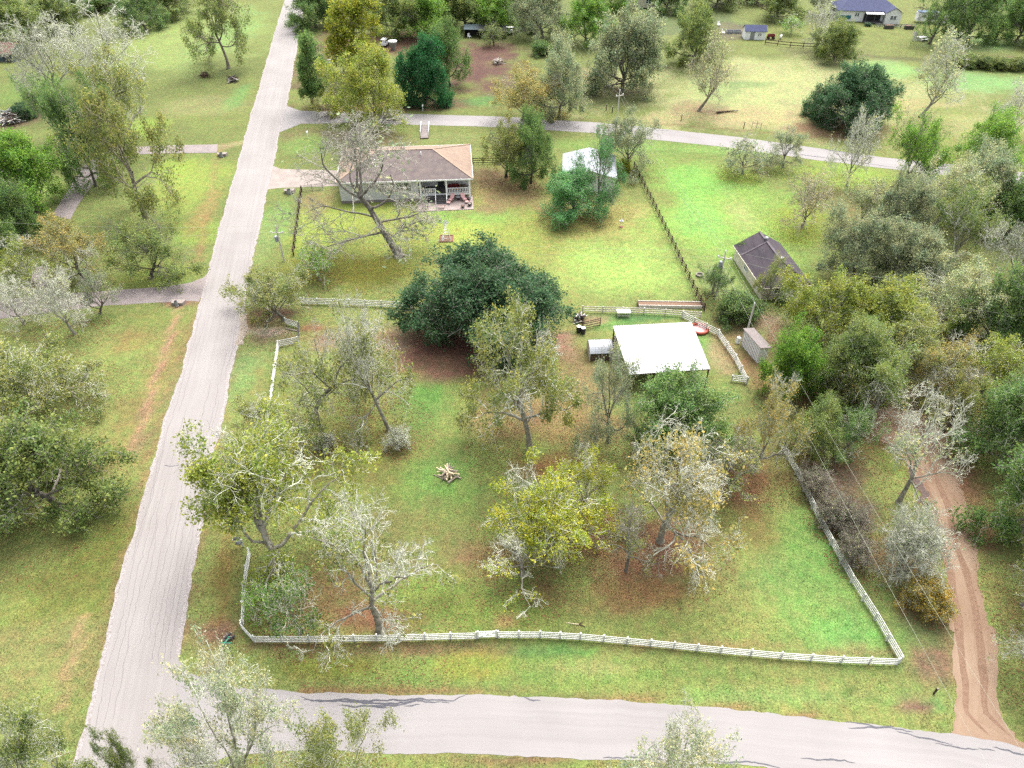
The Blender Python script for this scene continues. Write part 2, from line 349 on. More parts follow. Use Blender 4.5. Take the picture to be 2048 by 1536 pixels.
idx = np.arange(nx * ny).reshape(ny, nx)
faces = np.stack([idx[:-1, :-1], idx[:-1, 1:], idx[1:, 1:], idx[1:, :-1]], -1).reshape(-1, 4)
relief = (fbm(GX * .06, GY * .06) - .5) * .0
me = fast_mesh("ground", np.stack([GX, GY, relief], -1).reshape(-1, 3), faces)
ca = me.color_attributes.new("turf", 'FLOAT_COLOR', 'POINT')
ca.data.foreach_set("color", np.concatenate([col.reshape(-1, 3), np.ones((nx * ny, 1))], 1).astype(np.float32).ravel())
gmat = bpy.data.materials.new("turf_and_litter"); nt, b = nodes_of(gmat); N, L = nt.nodes, nt.links
at = N.new("ShaderNodeAttribute"); at.attribute_name = "turf"
geo = N.new("ShaderNodeNewGeometry")
def gn(scale, det, rough=.7):
    z = N.new("ShaderNodeTexNoise"); z.inputs["Scale"].default_value = scale; z.inputs["Detail"].default_value = det; z.inputs["Roughness"].default_value = rough
    L.new(geo.outputs["Position"], z.inputs["Vector"]); return z
fine = gn(5.5, 4, .75); mid = gn(1.3, 5, .7); hue = gn(.8, 6, .75)
def ramp(src, a, b_, p0=.3, p1=.7):
    r = N.new("ShaderNodeValToRGB"); r.color_ramp.elements[0].position = p0; r.color_ramp.elements[1].position = p1
    r.color_ramp.elements[0].color = (*a, 1); r.color_ramp.elements[1].color = (*b_, 1)
    L.new(src, r.inputs["Fac"]); return r.outputs["Color"]
def mul(a, b_):
    x = N.new("ShaderNodeMix"); x.data_type = 'RGBA'; x.blend_type = 'MULTIPLY'; x.inputs[0].default_value = 1
    L.new(a, x.inputs[6]); L.new(b_, x.inputs[7]); return x.outputs[2]
c = mul(at.outputs["Color"], ramp(fine.outputs["Fac"], (.42, .44, .42), (1.55, 1.5, 1.45)))
c = mul(c, ramp(mid.outputs["Fac"], (.70, .75, .74), (1.30, 1.24, 1.2)))
c = mul(c, ramp(hue.outputs["Fac"], (.82, 1.08, .88), (1.22, .94, 1.04)))
L.new(c, b.inputs["Base Color"]); b.inputs["Roughness"].default_value = .95; b.inputs["Specular IOR Level"].default_value = .1
bp = N.new("ShaderNodeBump"); bp.inputs["Strength"].default_value = .7; bp.inputs["Distance"].default_value = .12
L.new(fine.outputs["Fac"], bp.inputs["Height"]); L.new(bp.outputs[0], b.inputs["Normal"])
me.materials.append(gmat)
structure(new_obj("ground", me))
def turf_at(x, y):
    i = np.clip(np.searchsorted(ys, y), 1, ny - 1); j = np.clip(np.searchsorted(xs, x), 1, nx - 1)
    return col[i, j]

# ------------------------------------------------------------------ roads, drives, tracks
def resample(pts, n):
    pts = [Vector(p) for p in pts]; d = [0]
    for a, b_ in zip(pts, pts[1:]): d.append(d[-1] + (b_ - a).length)
    out = []
    for i in range(n):
        t = d[-1] * i / (n - 1); k = 0
        while k < len(d) - 2 and d[k + 1] < t: k += 1
        out.append(pts[k].lerp(pts[k + 1], (t - d[k]) / max(d[k + 1] - d[k], 1e-6)))
    return out
def strip(name, left, right, z, mat, n=160, m=8, jit=.12, seed=1, parent=None, kind=True, thick=.0):
    rr = random.Random(seed)
    A = resample([G(*p) for p in left], n); B = resample([G(*p) for p in right], n)
    vs, uvs = [], []; v = 0.0; ja = jb = 0.0
    for i in range(n):
        a, b_ = A[i].copy(), B[i].copy(); w = (b_ - a).length; u = (b_ - a) / max(w, 1e-6)
        ja = ja * .8 + rr.gauss(0, jit * .7); jb = jb * .8 + rr.gauss(0, jit * .7); a += u * ja; b_ += u * jb
        if i: v += ((A[i] + B[i]) / 2 - (A[i - 1] + B[i - 1]) / 2).length
        for j in range(m + 1):
            p = a.lerp(b_, j / m); vs.append((p.x, p.y, z)); uvs.append((w * j / m, v))
    fs = [(i * (m + 1) + j, i * (m + 1) + j + 1, (i + 1) * (m + 1) + j + 1, (i + 1) * (m + 1) + j) for i in range(n - 1) for j in range(m)]
    me = bpy.data.meshes.new(name); me.from_pydata(vs, [], fs); me.materials.append(mat)
    ul = me.uv_layers.new(name="UVMap")
    for lp in me.loops: ul.data[lp.index].uv = uvs[lp.vertex_index]
    if me.polygons[0].normal.z < 0: me.flip_normals()
    o = new_obj(name, me, parent)
    if kind: structure(o)
    return o
ML = [(90, 1800), (148, 1536), (165, 1480), (187, 1385), (205, 1310), (222, 1250), (240, 1170), (263, 1080), (287, 1000), (316, 900), (329, 850), (362, 755), (400, 610), (415, 554), (436, 470), (455, 400), (473, 342), (489, 280), (520, 171), (559, 34), (575, -20), (611, -150), (640, -250)]
MR = [(330, 1800), (340, 1536), (348, 1480), (352, 1385), (357, 1310), (366, 1250), (378, 1170), (397, 1080), (410, 1000), (427, 900), (440, 850), (458, 755), (482, 640), (493, 570), (511, 480), (530, 400), (543, 342), (557, 268), (573, 205), (592, 103), (604, 34), (614, -20), (638, -150), (654, -250)]
main_road = strip("main_road", ML, MR, .030, M['road'], 420, 10, .05, 1)
near_road = strip("near_road", [(340, 1300), (352, 1312), (375, 1345), (420, 1362), (480, 1378), (600, 1387), (950, 1388), (1100, 1395), (1300, 1405), (1450, 1417), (1662, 1440), (1843, 1461), (1905, 1464), (2005, 1487), (2060, 1500), (2500, 1575)],
      [(250, 1560), (300, 1548), (400, 1530), (480, 1512), (560, 1503), (750, 1504), (1000, 1511), (1100, 1515), (1208, 1518), (1500, 1532), (1700, 1546), (1843, 1560), (1920, 1568), (2005, 1578), (2060, 1590), (2500, 1670)], .022, M['lane'], 220, 10, .06, 2)
lane = strip("side_lane", [(545, 190), (574, 212), (601, 222), (700, 224), (953, 232), (1018, 234), (1193, 245), (1234, 249), (1344, 260), (1466, 273), (1628, 295), (1768, 315), (1865, 326), (1914, 330), (2048, 345), (2400, 390)],
      [(530, 285), (556, 266), (602, 248), (700, 246), (953, 253), (1005, 255), (1185, 266), (1215, 270), (1344, 283), (1442, 293), (1629, 320), (1804, 341), (1880, 349), (1939, 356), (2048, 368), (2400, 420)], .020, M['lane'], 240, 6, .05, 3)
dirt_track = strip("dirt_track", [(2060, 1530), (1950, 1490), (1905, 1466), (1908, 1420), (1913, 1364), (1900, 1291), (1898, 1218), (1888, 1145), (1876, 1095), (1861, 1019), (1806, 920), (1750, 872), (1700, 814), (1680, 770), (1670, 730)],
      [(2120, 1530), (2060, 1500), (2032, 1476), (2004, 1423), (1996, 1350), (1988, 1262), (1956, 1174), (1950, 1110), (1948, 1095), (1942, 1043), (1906, 889), (1871, 828), (1830, 787), (1800, 750), (1780, 720)], .012, M['dirt'], 150, 8, .22, 4)
house_drive = strip("house_driveway", [(530, 322), (545, 331), (562, 338), (640, 340), (712, 342)], [(525, 384), (537, 379), (560, 376), (640, 373), (712, 371)], .016, M['concrete'], 30, 6, .02, 5)
left_drive = strip("left_driveway", [(420, 542), (408, 555), (376, 567), (330, 573), (246, 579), (150, 586), (90, 590), (0, 600), (-120, 610)], [(398, 604), (395, 603), (380, 602), (301, 606), (205, 612), (120, 622), (80, 627), (0, 638), (-120, 655)], .016, M['concrete_grey'], 60, 5, .04, 6)
strip("parking_pad", [(62, 560), (70, 535), (96, 530)], [(60, 605), (82, 600), (100, 596)], .012, M['concrete_grey'], 10, 4, .02, 7)
# curved drive of separate cast slabs
CA = resample([G(*p) for p in [(436, 289), (340, 291), (239, 296), (205, 304), (171, 328), (147, 362), (126, 397), (105, 430)]], 61)
CB = resample([G(*p) for p in [(434, 306), (340, 307), (273, 309), (226, 325), (202, 345), (181, 376), (158, 407), (140, 440)]], 61)
cd = new_obj("curved_driveway", None); structure(cd); cd.location = CA[0]
for k in range(10):
    mb = MB(); i0, i1 = k * 6, k * 6 + 6
    prs = [(CA[i], CB[i]) for i in range(i0, i1 + 1)]
    sh = .012
    a = [p[0] for p in prs]; b_ = [p[1] for p in prs]
    a[-1] = a[-1].lerp(a[-2], .03); b_[-1] = b_[-1].lerp(b_[-2], .03)
    for i in range(6):
        mb.slab([(q.x - CA[0].x, q.y - CA[0].y, .05 + .004 * (k % 3)) for q in (a[i], b_[i], b_[i + 1], a[i + 1])], .06)
    mb.build("slab", M['concrete_grey'], cd)
# broken gravel edging and long cracks belong to the road
def line_strip(name, px, width, z, mat, parent, seed, wob=.12, step=.6, taper=False):
    rr = random.Random(seed); q = [G(*p) for p in px]; L_ = sum((b_ - a).length for a, b_ in zip(q, q[1:]))
    n = max(4, int(L_ / step)); P = resample(q, n); vs = []; off = 0; wv = 1.0
    for i, p in enumerate(P):
        t = (P[min(i + 1, n - 1)] - P[max(i - 1, 0)]).normalized(); s_ = Vector((-t.y, t.x, 0))
        off = off * .85 + rr.gauss(0, wob); wv = wv * .6 + .4 * (.5 + rr.random()); w = width * wv / 2
        if taper: w *= max(.15, math.sin(math.pi * i / (n - 1)) ** .4)
        c_ = p + s_ * off
        vs += [tuple(c_ + s_ * w)[:2] + (z,), tuple(c_ - s_ * w)[:2] + (z,)]
    me = bpy.data.meshes.new(name); me.from_pydata(vs, [], [(2 * i, 2 * i + 1, 2 * i + 3, 2 * i + 2) for i in range(n - 1)]); me.materials.append(mat)
    if me.polygons[0].normal.z < 0: me.flip_normals()
    return new_obj(name, me, parent)
line_strip("gravel_edge", ML[1:20], .34, .036, M['gravel'], main_road, 3, .05, .35)
line_strip("gravel_edge", MR[4:21], .40, .0365, M['gravel'], main_road, 4, .06, .35)
line_strip("gravel_edge", [(478, 690), (486, 650), (488, 625)], 1.0, .038, M['stone'], main_road, 9, .1, .3)
def on_road(f, y):
    def at_(poly):
        for a, b_ in zip(poly, poly[1:]):
            if b_[1] <= y <= a[1]: return a[0] + (b_[0] - a[0]) * (a[1] - y) / (a[1] - b_[1])
    return (at_(ML) + (at_(MR) - at_(ML)) * f, y)
for k, (f, y0, y1) in enumerate([(.12, 1500, 900), (.22, 1480, 1000), (.30, 1440, 820), (.47, 1290, 1000), (.56, 1280, 900), (.66, 1320, 760), (.74, 1330, 860), (.82, 1340, 700), (.90, 1320, 800), (.08, 1120, 620), (.92, 760, 480), (.85, 620, 500), (.18, 820, 640), (.35, 1180, 1050)]):
    line_strip("crack", [on_road(f, y0 + (y1 - y0) * i / 12) for i in range(13)], .034, .0335 + .0002 * k, M['crack'], main_road, 20 + k, .05, .4)
line_strip("crack", [(330, 931), (345, 932), (358, 930)], .10, .037, M['tar'], main_road, 50, .03, .2)
for k, pl in enumerate([[(600, 1393), (615, 1400), (660, 1402), (740, 1404), (800, 1403), (860, 1401), (905, 1402), (925, 1392), (935, 1388)], [(605, 1400), (680, 1405), (740, 1408), (800, 1406), (840, 1402), (900, 1403)], [(675, 1412), (730, 1410), (790, 1412), (815, 1408), (835, 1403)],
     [(740, 1414), (780, 1416)], [(808, 1413), (840, 1409)], [(1045, 1392), (1060, 1399), (1082, 1400)], [(1690, 1443), (1760, 1452), (1825, 1461)], [(1695, 1456), (1740, 1459), (1790, 1455)], [(1793, 1463), (1850, 1476), (1905, 1490)], [(1870, 1487), (1920, 1497), (1960, 1502)], [(1985, 1494), (2020, 1504), (2060, 1514)],
     [(1600, 1516), (1650, 1517), (1710, 1524)], [(1205, 1517), (1260, 1516), (1330, 1520)], [(1400, 1522), (1480, 1527), (1560, 1534)], [(1955, 1495), (1990, 1500)]]):
    line_strip("tar_line", pl, .16 if k < 3 else .12, .0270 + .0004 * k, M['tar'], near_road, 70 + k, .04, .25, True)
for k, pl in enumerate([[(1628, 312), (1700, 322), (1790, 335)], [(1560, 303), (1650, 316)], [(1640, 297), (1720, 309)], [(1310, 262), (1340, 262)]]):
    line_strip("tar_line", pl, .22, .025 + .0004 * k, M['tar'], lane, 90 + k, .05, .5, True)
for k, (l0, l1) in enumerate(((.30, .30), (.62, .62))):
    pl = [(2004, 1470), (1952, 1420), (1955, 1364), (1945, 1291), (1940, 1218), (1922, 1145), (1905, 1090), (1890, 1019), (1850, 920), (1810, 860)]
    line_strip("wheel_rut", [(p[0] + (k - .5) * 44 * (.5 + .5 * i0 / 10) - 6, p[1]) for i0, p in zip(range(10, 0, -1), pl)], .75, .016 + .001 * k, M['soil'], dirt_track, 120 + k, .05, 1.0, True)
line_strip("mud_patch", [(1822, 940), (1840, 985), (1858, 1025)], .9, .019, pmat("wet_mud", K(132, 106, 94), K(104, 82, 74), 2, .7, .5), dirt_track, 130, .15, .3, True)
# ------------------------------------------------------------------ trees
def unit(v): return v / np.maximum(np.linalg.norm(v, axis=-1, keepdims=True), 1e-9)
def sweep(pts, rad, k):
    n, s, _ = pts.shape
    t = np.empty_like(pts); t[:, 1:-1] = pts[:, 2:] - pts[:, :-2]; t[:, 0] = pts[:, 1] - pts[:, 0]; t[:, -1] = pts[:, -1] - pts[:, -2]
    t = unit(t); m = unit(t.mean(1))
    ref = np.where(np.abs(m[:, 2:3]) > .8, np.array([[1., 0, 0]]), np.array([[0, 0, 1.]]))[:, None, :]
    u = unit(np.cross(t, np.broadcast_to(ref, t.shape))); w = np.cross(t, u)
    a = 2 * np.pi * np.arange(k) / k
    v = pts[:, :, None, :] + rad[:, :, None, None] * (u[:, :, None, :] * np.cos(a)[None, None, :, None] + w[:, :, None, :] * np.sin(a)[None, None, :, None])
    ii = np.arange(n * s * k).reshape(n, s, k)
    f = np.stack([ii[:, :-1], np.roll(ii, -1, 2)[:, :-1], np.roll(ii, -1, 2)[:, 1:], ii[:, 1:]], -1).reshape(-1, 4)
    return v.reshape(-1, 3), f
def sprout(pts, rad, n, t0, lenf, ang, S, wig, up, rng, rr=.6, tip=.35, t1=1.0, rmin=.0, keep_dir=None):
    N_, s, _ = pts.shape
    t = t0 + (t1 - t0) * (np.arange(n)[None] + rng.random((N_, n))) / n
    x = np.clip(t * (s - 1), 0, s - 1.001); i = x.astype(int); f = (x - i)[..., None]; r = np.arange(N_)[:, None]
    base = pts[r, i] * (1 - f) + pts[r, i + 1] * f
    tan = unit(pts[r, i + 1] - pts[r, i]); rb = rad[r, i] * (1 - f[..., 0]) + rad[r, i + 1] * f[..., 0]
    L_ = np.linalg.norm(np.diff(pts, axis=1), axis=2).sum(1)[:, None] * lenf * (1.15 - .55 * t) * rng.uniform(.65, 1.3, (N_, n))
    perp = unit(np.cross(tan, rng.normal(size=tan.shape)))
    A = ang * rng.uniform(.6, 1.35, (N_, n))[..., None]
    d = unit(np.cos(A) * tan + np.sin(A) * perp)
    base = base.reshape(-1, 3); d = d.reshape(-1, 3); L_ = L_.reshape(-1); rb = np.maximum(rb.reshape(-1) * rr, rmin)
    P = [base]; step = (L_ / (S - 1))[:, None]
    for k in range(1, S):
        d = unit(d + rng.normal(size=d.shape) * wig + np.array([0, 0, up]))
        P.append(P[-1] + d * step)
    P = np.stack(P, 1); R_ = rb[:, None] * np.linspace(1, tip, S)[None]
    return P, np.maximum(R_, rmin)

def grow(seed, trunk=None, fork=.28, n=(6, 7, 6, 5), limb_el=(25, 75), limb_len=.62, droop=.0, wig=.22, leaves=6000, leaf=.0215, bare=.35, fine=0, r0=.027, stems=1, up2=.06, lowbare=0.0, ang=(.9, .85, .8), limb_from=.4, rmin=.0014, limbs=None, l2=.60, dome=0):
    """returns meshes of a tree of height about 1 (crown radius scaled to 1 afterwards)"""
    rng = np.random.default_rng(seed)
    tr_v, tr_f, tw_v, tw_f = [], [], [], []
    def put(V, F, P, R_, k):
        v, f = sweep(P, R_, k); F.append(f + sum(len(q) for q in V)); V.append(v)
    limbs_p, limbs_r = [], []
    for s_ in range(stems):
        if trunk is not None:
            q = np.array(trunk, float); tt = np.linspace(0, len(q) - 1, 14); i = np.minimum(tt.astype(int), len(q) - 2); f = (tt - i)[:, None]
            f = f * f * (3 - 2 * f) * .5 + f * .5
            P = q[i] * (1 - f) + q[i + 1] * f
        else:
            d = unit(np.array([rng.normal() * .18, rng.normal() * .18, 1.0]))
            if stems > 1: d = unit(np.array([math.cos(s_ * 2.4) * .5, math.sin(s_ * 2.4) * .5, 1.0]) + rng.normal(size=3) * .15)
            P = [np.array([rng.normal() * .02, rng.normal() * .02, 0]) * (stems > 1)]
            for k in range(13):
                d = unit(d + rng.normal(size=3) * .09 * np.array([1, 1, .3])); P.append(P[-1] + d * fork / 13)
            P = np.array(P)
        P = P[None]; rr0 = r0 * (1 if stems == 1 else .55)
        R_ = rr0 * np.linspace(1, .62, 14)[None] * (1 + .55 * np.exp(-np.arange(14) / 1.0))[None]
        put(tr_v, tr_f, P, R_, 8)
        # limbs
        m = n[0] if stems == 1 else max(2, n[0] // 2)
        t = limb_from + (1 - limb_from) * (np.arange(m) + rng.random(m) * .8) / m; t[-1] = 1.0
        x = np.clip(t * 13, 0, 12.999); i = x.astype(int); f = (x - i)[:, None]
        base = P[0, i] * (1 - f) + P[0, i + 1] * f
        az = np.arange(m) * 2.4 + rng.random() * 6.28 + rng.normal(size=m) * .3
        el = np.radians(np.linspace(limb_el[0], limb_el[1], m) + rng.normal(size=m) * 8)
        d = np.stack([np.cos(az) * np.cos(el), np.sin(az) * np.cos(el), np.sin(el)], 1)
        L_ = limb_len * rng.uniform(.75, 1.15, m)
        if limbs:
            lm = np.array(limbs, float); m = len(lm); x = np.clip(lm[:, 0] * 13, 0, 12.999); i = x.astype(int); f = (x - i)[:, None]
            base = P[0, i] * (1 - f) + P[0, i + 1] * f; az, el = np.radians(lm[:, 1]), np.radians(lm[:, 2]); L_ = lm[:, 3]
            d = np.stack([np.cos(az) * np.cos(el), np.sin(az) * np.cos(el), np.sin(el)], 1)
        Q = [base]
        for k in range(1, 11):
            d = unit(d + rng.normal(size=d.shape) * wig * .8 + np.array([0, 0, up2 - droop * k / 10])); Q.append(Q[-1] + d * (L_ / 10)[:, None])
        Q = np.stack(Q, 1); RQ = rr0 * .44 * np.linspace(1, .25, 11)[None] * rng.uniform(.7, 1.1, (m, 1))
        limbs_p.append(Q); limbs_r.append(RQ)
    P1 = np.concatenate(limbs_p); R1 = np.concatenate(limbs_r)
    put(tr_v, tr_f, P1, R1, 6)
    P2, R2 = sprout(P1, R1, n[1], .22, l2, ang[0], 8, wig, up2 * .6 - droop * .1, rng, .78, .35, rmin=rmin * 1.5)
    put(tw_v, tw_f, P2, R2, 4)
    P3, R3 = sprout(P2, R2, n[2], .2, .55, ang[1], 6, wig * 1.2, up2 * .4 - droop * .15, rng, .66, .45, rmin=rmin)
    put(tw_v, tw_f, P3, R3, 3)
    P4, R4 = sprout(P3, R3, n[3], .15, .6, ang[2], 5, wig * 1.3, .02 - droop * .2, rng, .7, .5, rmin=rmin * .75)
    put(tw_v, tw_f, P4, R4, 3)
    if fine:
        P5, R5 = sprout(P4, R4, fine, .15, .6, .8, 3, wig, .03, rng, .8, .6, rmin=rmin * .6)
        put(tw_v, tw_f, P5, R5, 3)
    if dome:
        allq = np.concatenate([P2.reshape(-1, 3), P4.reshape(-1, 3)]); cc = np.array([*np.median(allq[:, :2], axis=0), np.quantile(allq[:, 2], .30)])
        rx = np.quantile(np.hypot(*(allq[:, :2] - cc[:2]).T), dome); rz = np.quantile(np.abs(allq[:, 2] - cc[2]), dome + .05); S0 = np.array([rx, rx, rz])
        def squeeze(V):
            q = (V - cc) / S0; r = np.linalg.norm(q, axis=-1, keepdims=True); return np.where(r > 1, cc + q / r * (1 + .6 * (r - 1)) * S0, V)
        P2, P3, P4 = squeeze(P2), squeeze(P3), squeeze(P4); tw_v[:] = [squeeze(v) for v in tw_v]; tr_v[1:] = [squeeze(v) for v in tr_v[1:]]
    # leaves sit on the twigs; whole branches may be bare
    keep2 = rng.random(len(P2)) > bare
    if lowbare: keep2 &= P2[:, -1, 2] > np.quantile(P2[:, -1, 2], lowbare)
    own = np.repeat(np.arange(len(P2)), n[2] * n[3])
    ok = np.where(keep2[own])[0]
    if len(ok) == 0: ok = np.arange(len(P4))
    pick = rng.choice(ok, leaves); x = rng.random(leaves) ** .8 * 3.999; i = x.astype(int); f = (x - i)[:, None]
    c_ = P4[pick, i] * (1 - f) + P4[pick, i + 1] * f
    allp = np.concatenate([P3.reshape(-1, 3), P4.reshape(-1, 3)])
    cen = allp.mean(0); rad_ = np.quantile(np.hypot(allp[:, 0] - cen[0], allp[:, 1] - cen[1]), .94); hh = np.quantile(allp[:, 2], .995)
    j3 = rng.random(leaves) < .25
    p3 = pick // n[3]; x3 = rng.random(leaves) * 4.999; i3 = x3.astype(int); f3 = (x3 - i3)[:, None]
    c_ = np.where(j3[:, None], P3[p3, i3] * (1 - f3) + P3[p3, np.minimum(i3 + 1, 5)] * f3, c_)
    c_ = c_ + rng.normal(size=c_.shape) * leaf * 1.5
    nrm = unit(rng.normal(size=c_.shape) + np.array([0, 0, .8])); ax = unit(np.cross(nrm, rng.normal(size=c_.shape))); bx = np.cross(nrm, ax)
    sz = leaf * rng.uniform(.4, 1.6, leaves)[:, None]
    lv = np.stack([c_ - ax * sz * .6, c_ + bx * sz * .34 + nrm * sz * .1, c_ + ax * sz * .6, c_ - bx * sz * .34 + nrm * sz * .1], 1).reshape(-1, 3)
    lf = np.arange(leaves * 4).reshape(-1, 4)
    S_ = np.array([1 / rad_, 1 / rad_, 1 / hh])
    out = [(np.concatenate(tr_v) * S_, np.concatenate(tr_f)), (np.concatenate(tw_v) * S_, np.concatenate(tw_f)), (lv * S_, lf)]
    return out, cen * S_

def bark_material():
    m = bpy.data.materials.new("bark_and_lichen"); nt, b = nodes_of(m); N, L = nt.nodes, nt.links
    oi = N.new("ShaderNodeObjectInfo"); geo = N.new("ShaderNodeNewGeometry")
    nz = N.new("ShaderNodeTexNoise"); nz.inputs["Scale"].default_value = 2.2; nz.inputs["Detail"].default_value = 6
    L.new(geo.outputs["Position"], nz.inputs["Vector"])
    r = N.new("ShaderNodeValToRGB"); r.color_ramp.elements[0].position = .32; r.color_ramp.elements[1].position = .68
    r.color_ramp.elements[0].color = (.55, .54, .50, 1); r.color_ramp.elements[1].color = (1.3, 1.32, 1.26, 1)
    L.new(nz.outputs["Fac"], r.inputs["Fac"])
    x = N.new("ShaderNodeMix"); x.data_type = 'RGBA'; x.blend_type = 'MULTIPLY'; x.inputs[0].default_value = 1
    L.new(oi.outputs["Color"], x.inputs[6]); L.new(r.outputs["Color"], x.inputs[7]); L.new(x.outputs[2], b.inputs["Base Color"])
    b.inputs["Roughness"].default_value = .95; b.inputs["Specular IOR Level"].default_value = .1
    return m
def leaf_material():
    m = bpy.data.materials.new("leaves"); nt, b = nodes_of(m); N, L = nt.nodes, nt.links
    oi = N.new("ShaderNodeObjectInfo"); geo = N.new("ShaderNodeNewGeometry")
    r = N.new("ShaderNodeValToRGB"); e = r.color_ramp.elements
    e[0].position = 0; e[0].color = (.50, .58, .55, 1); e[1].position = 1; e[1].color = (1.55, 1.40, 1.2, 1)
    q = e.new(.5); q.color = (.95, 1.0, .9, 1)
    L.new(geo.outputs["Random Per Island"], r.inputs["Fac"])
    nz = N.new("ShaderNodeTexNoise"); nz.inputs["Scale"].default_value = .55; nz.inputs["Detail"].default_value = 3
    L.new(geo.outputs["Position"], nz.inputs["Vector"])
    r2 = N.new("ShaderNodeValToRGB"); r2.color_ramp.elements[0].position = .35; r2.color_ramp.elements[1].position = .65
    r2.color_ramp.elements[0].color = (.78, .92, .9, 1); r2.color_ramp.elements[1].color = (1.25, 1.08, .95, 1)
    L.new(nz.outputs["Fac"], r2.inputs["Fac"])
    def mul(a, b_):
        x = N.new("ShaderNodeMix"); x.data_type = 'RGBA'; x.blend_type = 'MULTIPLY'; x.inputs[0].default_value = 1
        L.new(a, x.inputs[6]); L.new(b_, x.inputs[7]); return x.outputs[2]
    c_ = mul(mul(oi.outputs["Color"], r.outputs["Color"]), r2.outputs["Color"])
    L.new(c_, b.inputs["Base Color"]); b.inputs["Roughness"].default_value = .62; b.inputs["Specular IOR Level"].default_value = .25
    tr = N.new("ShaderNodeBsdfTranslucent"); L.new(c_, tr.inputs["Color"])
    mx = N.new("ShaderNodeMixShader"); mx.inputs[0].default_value = .48
    L.new(b.outputs[0], mx.inputs[1]); L.new(tr.outputs[0], mx.inputs[2]); L.new(mx.outputs[0], N["Material Output"].inputs["Surface"])
    return m
M['bark'] = bark_material(); M['leaf'] = leaf_material()

